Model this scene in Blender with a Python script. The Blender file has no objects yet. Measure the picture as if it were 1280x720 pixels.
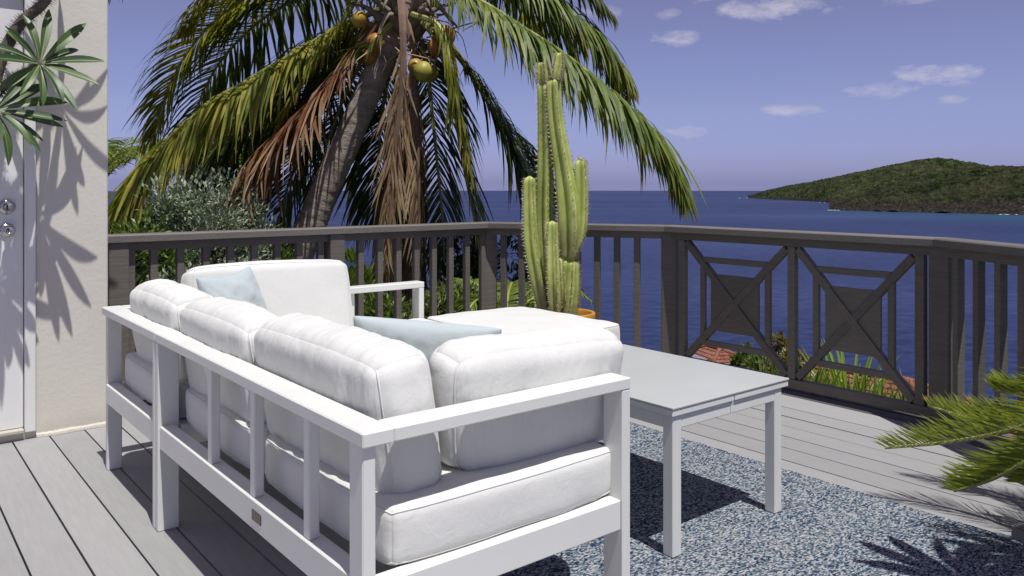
import bpy, bmesh, math, random
from mathutils import Vector, Matrix, noise
R = math.radians
C = bpy.context.scene.collection
SC = bpy.context.scene

# ------------------------------------------------------------------ camera
# World axes: X runs along the house wall, Y along the deck boards, Z up (deck top = 0).
YAW = R(38.85); SY, CY = math.sin(YAW), math.cos(YAW)
CAMH, FPX, V0 = 1.2, 1018.0, 234.0
cam_d = bpy.data.cameras.new('camera'); cam = bpy.data.objects.new('camera', cam_d); C.objects.link(cam)
cam.location = (0, 0, CAMH); cam.rotation_euler = (R(90), 0, -YAW)
cam_d.sensor_width = 36; cam_d.lens = 36*FPX/1280; cam_d.shift_y = -(360-V0)/1280
cam_d.clip_start = .05; cam_d.clip_end = 200000
SC.camera = cam

def P(u, v, Y):
    """a point of the photograph at forward distance Y, as a world point"""
    X = (u-640)/FPX*Y
    return Vector((CY*X+SY*Y, -SY*X+CY*Y, CAMH-(v-V0)/FPX*Y))
def W(X, Y, z):
    return Vector((CY*X+SY*Y, -SY*X+CY*Y, z))

# ------------------------------------------------------------------ light
SUN_EL = R(69); SUN_DX, SUN_DY = .13, .9915       # plan direction the light travels
sd = bpy.data.lights.new('sun', 'SUN'); so = bpy.data.objects.new('sun', sd); C.objects.link(so)
sd.energy = 4.9; sd.angle = R(.53); sd.color = (1, .98, .95)
ld = Vector((SUN_DX*math.cos(SUN_EL), SUN_DY*math.cos(SUN_EL), -math.sin(SUN_EL)))
so.rotation_euler = ld.to_track_quat('-Z', 'Y').to_euler(); so.location = (0, -5, 12)

world = bpy.data.worlds.new('World'); SC.world = world; world.use_nodes = True
def build_world():
    nt = world.node_tree; nt.nodes.clear(); N = nt.nodes.new; L = nt.links.new
    out = N('ShaderNodeOutputWorld'); bg = N('ShaderNodeBackground'); bg.inputs[1].default_value = .065
    sky = N('ShaderNodeTexSky'); sky.sky_type = 'NISHITA'; sky.sun_disc = False
    sky.sun_elevation = SUN_EL; sky.sun_rotation = math.atan2(-SUN_DX, -SUN_DY)
    sky.altitude = 50; sky.air_density = 1.0; sky.dust_density = .6; sky.ozone_density = 2.0
    tc = N('ShaderNodeTexCoord'); sx = N('ShaderNodeSeparateXYZ'); L(tc.outputs['Generated'], sx.inputs[0])
    def M(op, a, b=None, c=None, clamp=False):
        n = N('ShaderNodeMath'); n.operation = op; n.use_clamp = clamp
        for i, x in enumerate((a, b, c)):
            if x is None: continue
            if isinstance(x, (int, float)): n.inputs[i].default_value = x
            else: L(x, n.inputs[i])
        return n.outputs[0]
    zc = M('MAXIMUM', sx.outputs[2], .006)
    cv = N('ShaderNodeCombineXYZ'); L(sx.outputs[0], cv.inputs[0]); L(sx.outputs[1], cv.inputs[1]); L(zc, cv.inputs[2])
    L(cv.outputs[0], sky.inputs[0])
    tint = N('ShaderNodeMix'); tint.data_type = 'RGBA'; tint.blend_type = 'MULTIPLY'; tint.inputs[0].default_value = 1
    L(sky.outputs[0], tint.inputs[6])
    gr = N('ShaderNodeValToRGB'); L(zc, gr.inputs[0]); L(gr.outputs[0], tint.inputs[7])
    gr.color_ramp.elements[0].position = 0; gr.color_ramp.elements[0].color = SKY_LOW; gr.color_ramp.elements[1].position = .30; gr.color_ramp.elements[1].color = SKY_TINT
    e = gr.color_ramp.elements.new(.09); e.color = SKY_MID
    # small fair weather clouds: soft ragged patches low over the sea
    az = M('ARCTAN2', sx.outputs[0], sx.outputs[1]); el = M('ARCSINE', sx.outputs[2])
    nz = N('ShaderNodeTexNoise'); nz.inputs['Scale'].default_value = 26; nz.inputs['Detail'].default_value = 6; nz.inputs['Roughness'].default_value = .62
    mp = N('ShaderNodeMapping'); mp.inputs['Scale'].default_value = (1, 1, 2.6); L(tc.outputs['Generated'], mp.inputs[0]); L(mp.outputs[0], nz.inputs[0])
    nb = M('MULTIPLY', M('SUBTRACT', nz.outputs[0], .5), 5.0)
    total = None
    for (u, v, w, h, s) in CLOUDS:
        d = P(u, v, 1.0) - Vector((0, 0, CAMH)); d.normalize()
        a0, e0 = math.atan2(d.x, d.y), math.asin(d.z)
        dx = M('MULTIPLY', M('SUBTRACT', az, a0), FPX/w); dy = M('MULTIPLY', M('SUBTRACT', el, e0), FPX/h)
        q = M('SUBTRACT', 1.0, M('ADD', M('MULTIPLY', dx, dx), M('MULTIPLY', dy, dy)))
        m = M('MULTIPLY', M('MULTIPLY', M('ADD', q, nb), .55, None, True), s, None, True)
        # only near the patch itself
        near = M('MULTIPLY', M('ADD', q, 1.3), .9, None, True)
        m = M('MULTIPLY', m, near)
        total = m if total is None else M('MAXIMUM', total, m)
    cl = N('ShaderNodeMix'); cl.data_type = 'RGBA'; L(total, cl.inputs[0]); L(tint.outputs[2], cl.inputs[6]); cl.inputs[7].default_value = (9.6, 9.1, 10.4, 1)
    L(cl.outputs[2], bg.inputs[0]); L(bg.outputs[0], out.inputs[0])
SKY_LOW = (.77, .85, 1.92, 1); SKY_MID = (1.15, 1.0, 1.55, 1); SKY_TINT = (1.56, 1.02, 1.14, 1)
CLOUDS = [(845, 48, 34, 12, .75), (752, 15, 30, 9, .5), (958, 8, 70, 15, .8), (835, 18, 16, 9, .45), (990, 137, 36, 8, .7),
          (1168, 94, 40, 13, .8), (1112, 112, 46, 10, .6), (1192, 124, 16, 6, .55), (858, 165, 24, 9, .6), (1140, -2, 40, 7, .5), (890, -10, 60, 12, .5)]
build_world()

vs = SC.view_settings; vs.view_transform = 'Standard'; vs.look = 'None'; vs.exposure = 0; vs.gamma = 1
SC.cycles.use_denoising = True; SC.cycles.max_bounces = 8; SC.cycles.transparent_max_bounces = 8
SC.render.film_transparent = False

# ------------------------------------------------------------------ helpers
class MB:
    def __init__(s): s.v = []; s.f = []; s.m = []; s.c = None
    def add(s, vs, fs, mi=0, cols=None):
        o = len(s.v); s.v.extend(vs); s.f.extend([tuple(i+o for i in f) for f in fs]); s.m.extend([mi]*len(fs))
        if cols is not None:
            if s.c is None: s.c = [(0, 0, 0, 1)]*o
            s.c.extend(cols)
        elif s.c is not None: s.c.extend([(0, 0, 0, 1)]*len(vs))
def mesh(name, mb, mats, smooth=False):
    me = bpy.data.meshes.new(name); me.from_pydata([tuple(v) for v in mb.v], [], mb.f)
    if not isinstance(mats, (list, tuple)): mats = [mats]
    for m in mats: me.materials.append(m)
    if len(mats) > 1: me.polygons.foreach_set('material_index', mb.m)
    if smooth: me.polygons.foreach_set('use_smooth', [True]*len(me.polygons))
    if mb.c is not None:
        at = me.color_attributes.new('col', 'FLOAT_COLOR', 'POINT')
        at.data.foreach_set('color', [x for c in mb.c for x in c])
    me.update(); return me
def link(name, me, parent=None, loc=None, rot=None, kind=None, label=None):
    o = bpy.data.objects.new(name, me); C.objects.link(o)
    if parent: o.parent = parent
    if loc is not None: o.location = loc
    if rot is not None: o.rotation_euler = rot
    if kind: o['kind'] = kind
    if label: o['label'] = label
    return o
def obj(name, mb, mats, parent=None, smooth=False, kind=None, label=None):
    """mesh given in world coordinates, placed under its (unrotated) parent"""
    if parent is not None:
        w = Vector((0, 0, 0)); p = parent
        while p: w += p.location; p = p.parent
        mb.v = [Vector(v)-w for v in mb.v]
    return link(name, mesh(name, mb, mats, smooth), parent, kind=kind, label=label)
def thing(name, label, cat, loc=(0, 0, 0), rotz=0, group=None):
    o = bpy.data.objects.new(name, None); C.objects.link(o); o.empty_display_size = .1
    o.location = loc; o.rotation_euler = (0, 0, rotz); o['label'] = label; o['category'] = cat
    if group: o['group'] = group
    return o
def tag(o, label, cat, group=None):
    o['label'] = label; o['category'] = cat
    if group: o['group'] = group
    return o
_cb = {}
def cbox(mb, lo, hi, bev=.002, mi=0, M4=None):
    """chamfered box between two corners, optionally moved by a matrix"""
    lo = Vector(lo); hi = Vector(hi); c = (lo+hi)/2; h = (hi-lo)/2
    b = min(bev, h.x*.45, h.y*.45, h.z*.45)
    vs = []; idx = {}
    for sx in (-1, 1):
        for sy in (-1, 1):
            for sz in (-1, 1):
                for ax in range(3):
                    p = [sx*(h.x-b), sy*(h.y-b), sz*(h.z-b)]; p[ax] = (sx, sy, sz)[ax]*h[ax]
                    idx[(sx, sy, sz, ax)] = len(vs); q = c+Vector(p); vs.append(M4 @ q if M4 else q)
    fs = []
    for ax in range(3):
        for s in (-1, 1):
            o = [a for a in range(3) if a != ax]
            ring = []
            for (p, q) in ((-1, -1), (1, -1), (1, 1), (-1, 1)):
                k = [0, 0, 0]; k[ax] = s; k[o[0]] = p; k[o[1]] = q; ring.append(idx[(*k, ax)])
            if (s > 0) == (ax == 1): ring.reverse()
            fs.append(ring)
    for ax in range(3):                       # edges parallel to ax
        o = [a for a in range(3) if a != ax]
        for p in (-1, 1):
            for q in (-1, 1):
                def g(e, face):
                    k = [0, 0, 0]; k[ax] = e; k[o[0]] = p; k[o[1]] = q; return idx[(*k, face)]
                ring = [g(-1, o[0]), g(1, o[0]), g(1, o[1]), g(-1, o[1])]
                if (p*q > 0) != (ax != 1): ring.reverse()
                fs.append(ring)
    for sx in (-1, 1):
        for sy in (-1, 1):
            for sz in (-1, 1):
                r = [idx[(sx, sy, sz, a)] for a in range(3)]
                if sx*sy*sz < 0: r.reverse()
                fs.append(r)
    mb.add(vs, fs, mi)
def prism(mb, poly, z0, z1, mi=0):
    n = len(poly)
    area = sum(poly[i][0]*poly[(i+1) % n][1]-poly[(i+1) % n][0]*poly[i][1] for i in range(n))
    if area < 0: poly = list(reversed(poly))
    vs = [Vector((p[0], p[1], z0)) for p in poly]+[Vector((p[0], p[1], z1)) for p in poly]
    fs = [list(range(n-1, -1, -1)), list(range(n, 2*n))]+[[i, (i+1) % n, n+(i+1) % n, n+i] for i in range(n)]
    mb.add(vs, fs, mi)
def tube(mb, pts, rad, n=8, cap=True, mi=0, shape=None, col=None):
    pts = [Vector(p) for p in pts]; m = len(pts)
    if not isinstance(rad, (list, tuple)): rad = [rad]*m
    vs = []; ref = None
    for i, p in enumerate(pts):
        t = (pts[min(i+1, m-1)]-pts[max(i-1, 0)]).normalized()
        if ref is None:
            ref = Vector((0, 0, 1)) if abs(t.z) < .9 else Vector((1, 0, 0))
            ref = (ref-t*ref.dot(t)).normalized()
        else:
            ref = (ref-t*ref.dot(t)).normalized()
        s = t.cross(ref)
        for k in range(n):
            a = 2*math.pi*k/n; r = rad[i]*(shape(a, i) if shape else 1)
            vs.append(p+(ref*math.cos(a)+s*math.sin(a))*r)
    fs = []
    for i in range(m-1):
        for k in range(n):
            a = i*n+k; b = i*n+(k+1) % n
            fs.append((a, b, b+n, a+n))
    if cap:
        fs.append(tuple(range(n-1, -1, -1))); fs.append(tuple(range((m-1)*n, m*n)))
    mb.add(vs, fs, mi, [col]*len(vs) if col else None)
def spline(pts, n):
    """Catmull-Rom through the points, n samples"""
    pts = [Vector(p) for p in pts]; q = [pts[0]*2-pts[1]]+pts+[pts[-1]*2-pts[-2]]
    out = []; segs = len(pts)-1
    for i in range(n):
        t = i/(n-1)*segs; k = min(int(t), segs-1); f = t-k
        a, b, c, d = q[k], q[k+1], q[k+2], q[k+3]
        out.append(.5*((2*b)+(c-a)*f+(2*a-5*b+4*c-d)*f*f+(3*b-a-3*c+d)*f**3))
    return out
def lathe(mb, prof, n=32, c=(0, 0, 0), mi=0):
    vs = []; c = Vector(c)
    for (r, z) in prof:
        for k in range(n):
            a = 2*math.pi*k/n; vs.append(c+Vector((r*math.cos(a), r*math.sin(a), z)))
    fs = [(i*n+k, i*n+(k+1) % n, (i+1)*n+(k+1) % n, (i+1)*n+k) for i in range(len(prof)-1) for k in range(n)]
    mb.add(vs, fs, mi)

# ------------------------------------------------------------------ materials
def new_mat(name):
    m = bpy.data.materials.new(name); m.use_nodes = True; nt = m.node_tree
    return m, nt, nt.nodes['Principled BSDF']
def nmath(nt, op, a, b=None, clamp=False):
    n = nt.nodes.new('ShaderNodeMath'); n.operation = op; n.use_clamp = clamp
    for i, x in enumerate((a, b)):
        if x is None: continue
        if isinstance(x, (int, float)): n.inputs[i].default_value = x
        else: nt.links.new(x, n.inputs[i])
    return n.outputs[0]
def ramp(nt, fac, stops):
    n = nt.nodes.new('ShaderNodeValToRGB'); cr = n.color_ramp
    while len(cr.elements) < len(stops): cr.elements.new(.5)
    for e, (p, c) in zip(cr.elements, stops): e.position = p; e.color = (*c, 1)
    if fac is not None: nt.links.new(fac, n.inputs[0])
    return n.outputs[0]
def nz(nt, scale, detail=4, rough=.55, vec='Object', stretch=None, rot=None, dist=0):
    tc = nt.nodes.new('ShaderNodeTexCoord'); n = nt.nodes.new('ShaderNodeTexNoise')
    n.inputs['Scale'].default_value = scale; n.inputs['Detail'].default_value = detail; n.inputs['Roughness'].default_value = rough
    n.inputs['Distortion'].default_value = dist
    src = tc.outputs[vec]
    if stretch or rot:
        mp = nt.nodes.new('ShaderNodeMapping')
        if stretch: mp.inputs['Scale'].default_value = stretch
        if rot: mp.inputs['Rotation'].default_value = rot
        nt.links.new(src, mp.inputs[0]); src = mp.outputs[0]
    nt.links.new(src, n.inputs[0]); return n.outputs[0]
def mixc(nt, fac, a, b, mode='MIX'):
    n = nt.nodes.new('ShaderNodeMix'); n.data_type = 'RGBA'; n.blend_type = mode
    for i, x in ((0, fac), (6, a), (7, b)):
        if isinstance(x, (int, float)): n.inputs[i].default_value = x
        elif isinstance(x, tuple): n.inputs[i].default_value = (*x, 1) if len(x) == 3 else x
        else: nt.links.new(x, n.inputs[i])
    return n.outputs[2]
def bump(nt, bsdf, h, strength=.2, dist=.01):
    b = nt.nodes.new('ShaderNodeBump'); b.inputs['Strength'].default_value = strength; b.inputs['Distance'].default_value = dist
    nt.links.new(h, b.inputs['Height']); nt.links.new(b.outputs[0], bsdf.inputs['Normal'])
def objrand(nt):
    return nt.nodes.new('ShaderNodeObjectInfo').outputs['Random']

def m_plain(name, col, rough=.5, var=.06, scale=12, metal=0, bumps=0, bscale=80, spec=.5):
    m, nt, b = new_mat(name)
    n = nz(nt, scale, 5)
    lo = tuple(c*(1-var) for c in col); hi = tuple(min(1, c*(1+var)) for c in col)
    nt.links.new(ramp(nt, n, [(.3, lo), (.7, hi)]), b.inputs['Base Color'])
    b.inputs['Roughness'].default_value = rough; b.inputs['Metallic'].default_value = metal; b.inputs['Specular IOR Level'].default_value = spec
    if bumps: bump(nt, b, nz(nt, bscale, 4), bumps, .004)
    return m
def m_wood(name, col, rough=.6, stretch=(1, 1, 14), per_obj=.12, streak=.12, bumps=.25):
    m, nt, b = new_mat(name)
    g = nz(nt, 9, 6, .6, 'Object', stretch)
    w = nz(nt, 3.5, 5, .6)
    c = ramp(nt, g, [(.25, tuple(x*(1-streak) for x in col)), (.75, tuple(x*(1+streak) for x in col))])
    c = mixc(nt, .35, c, ramp(nt, w, [(.3, tuple(x*.82 for x in col)), (.7, tuple(x*1.12 for x in col))]))
    r = nmath(nt, 'ADD', nmath(nt, 'MULTIPLY', objrand(nt), 2*per_obj), 1-per_obj)
    cc = nt.nodes.new('ShaderNodeCombineXYZ')
    for i in range(3): nt.links.new(r, cc.inputs[i])
    c = mixc(nt, 1.0, c, cc.outputs[0], 'MULTIPLY')
    nt.links.new(c, b.inputs['Base Color']); b.inputs['Roughness'].default_value = rough
    bump(nt, b, g, bumps, .004); return m
def m_leaf(name, cols, rough=.42, trans=.3, tcol=None, vein=None):
    """leaves: colour varies from leaf to leaf, light passes through"""
    m, nt, b = new_mat(name)
    geo = nt.nodes.new('ShaderNodeNewGeometry')
    n = len(cols); c = ramp(nt, geo.outputs['Random Per Island'], [(i/(n-1) if n > 1 else 0, x) for i, x in enumerate(cols)])
    nt.links.new(c, b.inputs['Base Color']); b.inputs['Roughness'].default_value = rough; b.inputs['Specular IOR Level'].default_value = .45
    t = nt.nodes.new('ShaderNodeBsdfTranslucent'); mx = nt.nodes.new('ShaderNodeMixShader'); mx.inputs[0].default_value = trans
    nt.links.new(mixc(nt, 1.0, c, tcol or (1.5, 1.6, .6), 'MULTIPLY'), t.inputs[0])
    nt.links.new(b.outputs[0], mx.inputs[1]); nt.links.new(t.outputs[0], mx.inputs[2])
    nt.links.new(mx.outputs[0], nt.nodes['Material Output'].inputs[0]); return m
def m_frond(name, base, tipc, cols, rough=.38, trans=.28, tipstart=.8, bw=.28):
    """palm leaflets: the attribute holds (along leaflet, along frond, random)"""
    m, nt, b = new_mat(name)
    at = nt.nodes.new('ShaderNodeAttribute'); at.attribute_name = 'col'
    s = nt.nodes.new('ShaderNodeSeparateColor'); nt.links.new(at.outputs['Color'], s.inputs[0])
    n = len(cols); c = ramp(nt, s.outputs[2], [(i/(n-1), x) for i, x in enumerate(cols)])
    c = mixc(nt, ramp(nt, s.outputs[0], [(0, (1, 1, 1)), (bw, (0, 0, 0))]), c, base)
    jit = nmath(nt, 'MULTIPLY', s.outputs[2], .45)
    tip = ramp(nt, nmath(nt, 'SUBTRACT', nmath(nt, 'ADD', s.outputs[0], nmath(nt, 'MULTIPLY', s.outputs[1], .22)), jit), [(tipstart-.12, (0, 0, 0)), (tipstart+.12, (1, 1, 1))])
    c = mixc(nt, tip, c, tipc)
    nt.links.new(c, b.inputs['Base Color']); b.inputs['Roughness'].default_value = rough; b.inputs['Specular IOR Level'].default_value = .3
    t = nt.nodes.new('ShaderNodeBsdfTranslucent'); mx = nt.nodes.new('ShaderNodeMixShader'); mx.inputs[0].default_value = trans
    nt.links.new(mixc(nt, 1.0, c, (1.5, 1.5, .7), 'MULTIPLY'), t.inputs[0])
    nt.links.new(b.outputs[0], mx.inputs[1]); nt.links.new(t.outputs[0], mx.inputs[2])
    nt.links.new(mx.outputs[0], nt.nodes['Material Output'].inputs[0]); return m
def m_fabric(name, col, weave=900, wrinkle=.25, crease=None):
    m, nt, b = new_mat(name)
    n = nz(nt, 6, 5)
    nt.links.new(ramp(nt, n, [(.25, tuple(c*.95 for c in col)), (.75, col)]), b.inputs['Base Color'])
    b.inputs['Roughness'].default_value = .85; b.inputs['Specular IOR Level'].default_value = .25
    b.inputs['Sheen Weight'].default_value = .15
    h = nmath(nt, 'ADD', nmath(nt, 'MULTIPLY', nz(nt, weave, 2), .25), nmath(nt, 'MULTIPLY', nz(nt, 22, 6, .6, 'Object', (1, 1, 1), None, .6), 1.6))
    if crease: h = nmath(nt, 'ADD', h, nmath(nt, 'ADD', nmath(nt, 'MULTIPLY', nz(nt, 1.0, 3, .6, 'Object', crease, None, .4), 2.2), nmath(nt, 'MULTIPLY', nz(nt, 2.3, 3, .6, 'Object', crease, None, .5), 1.0)))
    bump(nt, b, h, wrinkle, .006); return m

WHITE = m_plain('white_coated_aluminium', (.665, .67, .635), .38, .02, 6, bumps=.05, bscale=200)
FABRIC = m_fabric('white_canvas', (.650, .652, .615))
FAB_Y = m_fabric('white_canvas_creased_across', (.650, .652, .615), 900, .30, (3, 42, 4))
FAB_X = m_fabric('white_canvas_soft_creases', (.650, .652, .615), 900, .28, (26, 4, 5))
PIPING = m_fabric('white_piping', (.65, .64, .60), 900, .1)
BLUEFAB = m_fabric('pale_blue_canvas', (.44, .495, .495), 700, .2)
RAILPAINT = m_wood('taupe_painted_wood', (.122, .108, .091), .6, (1, 1, 10), .16, .30, .45)
CAPPAINT = m_wood('weathered_taupe_cap', (.145, .131, .114), .6, (8, 8, 8), .14, .26, .4)
BORDERWOOD = m_wood('dark_wood_border', (.075, .068, .066), .6, (4, 4, 4), .1, .18, .2)  # one dark wood tone for the border and fascia boards
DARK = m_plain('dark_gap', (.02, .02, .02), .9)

def deck_mat():
    m, nt, b = new_mat('grey_deck_paint')
    g = nz(nt, 7, 6, .62, 'Object', (9, .8, 1)); w = nz(nt, 2.2, 6, .6); f = nz(nt, 60, 4, .7, 'Object', (3, .6, 1))
    c = ramp(nt, g, [(.25, (.27, .266, .264)), (.75, (.335, .330, .327))])
    c = mixc(nt, ramp(nt, w, [(.35, (.0, .0, .0)), (.75, (.55, .55, .55))]), c, (.31, .307, .30))
    # a few scuffs and rubbed patches
    sc = nz(nt, 1.1, 7, .7, 'Object', (1, .5, 1), None, 1.2)
    c = mixc(nt, ramp(nt, sc, [(.58, (0, 0, 0)), (.70, (.5, .5, .5))]), c, (.36, .352, .335))
    c = mixc(nt, ramp(nt, f, [(.66, (0, 0, 0)), (.8, (.35, .35, .35))]), c, (.22, .21, .2))
    r = nmath(nt, 'ADD', nmath(nt, 'MULTIPLY', objrand(nt), .20), .88)
    cc = nt.nodes.new('ShaderNodeCombineXYZ')
    for i in range(3): nt.links.new(r, cc.inputs[i])
    c = mixc(nt, 1.0, c, cc.outputs[0], 'MULTIPLY')
    nt.links.new(c, b.inputs['Base Color']); b.inputs['Roughness'].default_value = .62; b.inputs['Specular IOR Level'].default_value = .35
    bump(nt, b, nmath(nt, 'ADD', g, nmath(nt, 'MULTIPLY', f, .4)), .22, .004); return m
DECK = deck_mat()

def wall_mat():
    m, nt, b = new_mat('warm_grey_stucco')
    w = nz(nt, 1.6, 5); f = nz(nt, 45, 6, .65); g = nz(nt, 9, 5, .6)
    c = ramp(nt, w, [(.3, (.585, .562, .49)), (.7, (.64, .615, .54))])
    sx = nt.nodes.new('ShaderNodeSeparateXYZ'); tc = nt.nodes.new('ShaderNodeTexCoord'); nt.links.new(tc.outputs['Object'], sx.inputs[0])
    low = ramp(nt, nmath(nt, 'ADD', sx.outputs[2], nmath(nt, 'MULTIPLY', g, .12)), [(.04, (1, 1, 1)), (.16, (0, 0, 0))])
    c = mixc(nt, nmath(nt, 'MULTIPLY', low, .5), c, (.36, .32, .25))
    nt.links.new(c, b.inputs['Base Color']); b.inputs['Roughness'].default_value = .9; b.inputs['Specular IOR Level'].default_value = .2
    bump(nt, b, nmath(nt, 'ADD', f, nmath(nt, 'MULTIPLY', g, 1.0)), .22, .008); return m
STUCCO = wall_mat()
DOORWHITE = m_plain('white_door_paint', (.72, .715, .69), .4, .02, 4)
CHROME = m_plain('brushed_nickel', (.55, .54, .52), .22, .1, 30, 1.0)
KEYDARK = m_plain('dark_keyway', (.03, .03, .03), .4, .1, 30)

def rug_mat():
    m, nt, b = new_mat('blue_white_tweed_rug')
    tc = nt.nodes.new('ShaderNodeTexCoord')
    mp = nt.nodes.new('ShaderNodeMapping'); mp.inputs['Scale'].default_value = (112, 190, 1); mp.inputs['Rotation'].default_value = (0, 0, R(6))
    nt.links.new(tc.outputs['Object'], mp.inputs[0])
    v = nt.nodes.new('ShaderNodeTexVoronoi'); v.inputs['Scale'].default_value = 1.0; v.inputs['Randomness'].default_value = .62
    nt.links.new(mp.outputs[0], v.inputs[0])
    s = nt.nodes.new('ShaderNodeSeparateColor'); nt.links.new(v.outputs['Color'], s.inputs[0])
    band = nz(nt, 1.0, 3, .6, 'Object', (1.2, 26, 1))          # yarn rows change mix from row to row
    k = nmath(nt, 'ADD', s.outputs[0], nmath(nt, 'MULTIPLY', nmath(nt, 'SUBTRACT', band, .5), .7), True)
    c = ramp(nt, k, [(.0, (.015, .022, .050)), (.2, (.034, .054, .105)), (.36, (.072, .128, .172)), (.5, (.165, .186, .195)), (.68, (.29, .305, .325)), (.86, (.43, .44, .44)), (1, (.12, .125, .105))])
    nt.links.new(c, b.inputs['Base Color']); b.inputs['Roughness'].default_value = .95; b.inputs['Specular IOR Level'].default_value = .1
    hd = nmath(nt, 'SUBTRACT', .6, v.outputs['Distance'])
    bump(nt, b, hd, .8, .006); return m
RUG = rug_mat()

# ------------------------------------------------------------------ large setting: sea, hill, headlands
SEA_Z = -45.0
def sea_mat():
    m, nt, b = new_mat('deep_blue_sea')
    tc = nt.nodes.new('ShaderNodeTexCoord')
    big = nz(nt, .0022, 6, .62, 'Object', (.3, 1, 1)); mid = nz(nt, .016, 5, .65, 'Object', (.35, 1, 1)); fine = nz(nt, .24, 4, .65, 'Object', (.55, 1, 1))
    c = ramp(nt, big, [(.36, (.011, .019, .056)), (.50, (.022, .034, .092)), (.64, (.052, .072, .165))])
    c = mixc(nt, .30, c, ramp(nt, mid, [(.35, (.010, .017, .05)), (.65, (.036, .050, .13))]))
    c = mixc(nt, .45, c, ramp(nt, fine, [(.36, (.005, .009, .03)), (.64, (.040, .056, .145))]))
    # shallow turquoise water near the inner bay
    sv = nt.nodes.new('ShaderNodeVectorMath'); sv.operation = 'DISTANCE'
    nt.links.new(tc.outputs['Object'], sv.inputs[0]); pp = P(1420, 274, 1290); sv.inputs[1].default_value = (CY*pp.x-SY*pp.y, SY*pp.x+CY*pp.y, 0)
    sh = ramp(nt, nmath(nt, 'ADD', nmath(nt, 'DIVIDE', sv.outputs['Value'], 620.0), nmath(nt, 'MULTIPLY', mid, .25)), [(.45, (.55, .55, .55)), (1.05, (0, 0, 0))])
    c = mixc(nt, sh, c, (.022, .085, .13))
    nt.links.new(c, b.inputs['Base Color']); b.inputs['Roughness'].default_value = .42; b.inputs['Specular IOR Level'].default_value = .18; b.inputs['IOR'].default_value = 1.2
    bump(nt, b, nmath(nt, 'ADD', fine, nmath(nt, 'MULTIPLY', mid, 2)), .25, .5); return m
def build_sea():
    mb = MB(); n = 160; rs = [20, 60, 150, 400, 1000, 2500, 5000, 8000, 10800]
    for r in rs:
        for k in range(n):
            a = 2*math.pi*k/n; mb.v.append(Vector((r*math.sin(a), r*math.cos(a), 0)))
    for i in range(len(rs)-1):
        for k in range(n):
            mb.f.append((i*n+(k+1) % n, i*n+k, (i+1)*n+k, (i+1)*n+(k+1) % n)); mb.m.append(0)
    mb.f.append(tuple(range(n-1, -1, -1))); mb.m.append(0)
    o = link('sea', mesh('sea', mb, sea_mat()), None, (0, 0, SEA_Z), (0, 0, -YAW), kind='structure')
build_sea()

def hill_mat():
    m, nt, b = new_mat('scrub_hillside')
    n = nz(nt, .5, 6, .65)
    nt.links.new(ramp(nt, n, [(.3, (.03, .045, .015)), (.55, (.06, .08, .025)), (.8, (.12, .10, .06))]), b.inputs['Base Color'])
    b.inputs['Roughness'].default_value = .95; bump(nt, b, n, .6, .3); return m
def hill_z(X, Y):
    d = max(0.0, Y-2.0)
    z = -2.6-.34*d + .5*noise.noise(Vector((X*.12, Y*.12, 3)))
    if X < 0: z += min(6, .10*(-X))*min(1, d/8)
    return z
def build_hill():
    mb = MB(); xs = [-90+i*2.5 for i in range(73)]; ys = [-16+j*2.2 for j in range(70)]
    for y in ys:
        for x in xs: mb.v.append(W(x, y, hill_z(x, y)))
    w = len(xs)
    for j in range(len(ys)-1):
        for i in range(w-1):
            a = j*w+i; mb.f.append((a, a+1, a+w+1, a+w)); mb.m.append(0)
    link('hillside', mesh('hillside', mb, hill_mat(), True), kind='structure')
build_hill()

def island_mat(name, k):
    m, nt, b = new_mat(name)
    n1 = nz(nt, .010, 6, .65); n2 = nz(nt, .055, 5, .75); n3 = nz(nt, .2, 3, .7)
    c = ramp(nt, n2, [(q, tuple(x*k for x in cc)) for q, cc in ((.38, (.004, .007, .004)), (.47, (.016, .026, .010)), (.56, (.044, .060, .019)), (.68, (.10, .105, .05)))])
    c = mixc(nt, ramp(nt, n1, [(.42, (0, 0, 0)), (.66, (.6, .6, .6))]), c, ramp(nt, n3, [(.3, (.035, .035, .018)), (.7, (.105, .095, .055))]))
    at = nt.nodes.new('ShaderNodeAttribute'); at.attribute_name = 'col'
    s = nt.nodes.new('ShaderNodeSeparateColor'); nt.links.new(at.outputs['Color'], s.inputs[0])
    rock = ramp(nt, nmath(nt, 'ADD', s.outputs[0], nmath(nt, 'MULTIPLY', nmath(nt, 'SUBTRACT', n1, .5), 1.1)), [(.42, (0, 0, 0)), (.6, (1, 1, 1))])
    rc = ramp(nt, n3, [(.3, (.012, .011, .010)), (.55, (.04, .034, .028)), (.8, (.15, .125, .10))])
    c = mixc(nt, rock, c, rc)
    nt.links.new(c, b.inputs['Base Color']); b.inputs['Roughness'].default_value = 1; b.inputs['Specular IOR Level'].default_value = .05
    bump(nt, b, n2, 1.0, 16.0); return m
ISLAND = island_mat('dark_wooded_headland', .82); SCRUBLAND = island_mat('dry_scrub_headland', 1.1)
def interp(tab, x):
    if x <= tab[0][0]: return tab[0][1]
    for (a, b), (c, d) in zip(tab, tab[1:]):
        if x <= c: return b+(d-b)*(x-a)/(c-a)
    return tab[-1][1]
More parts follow.
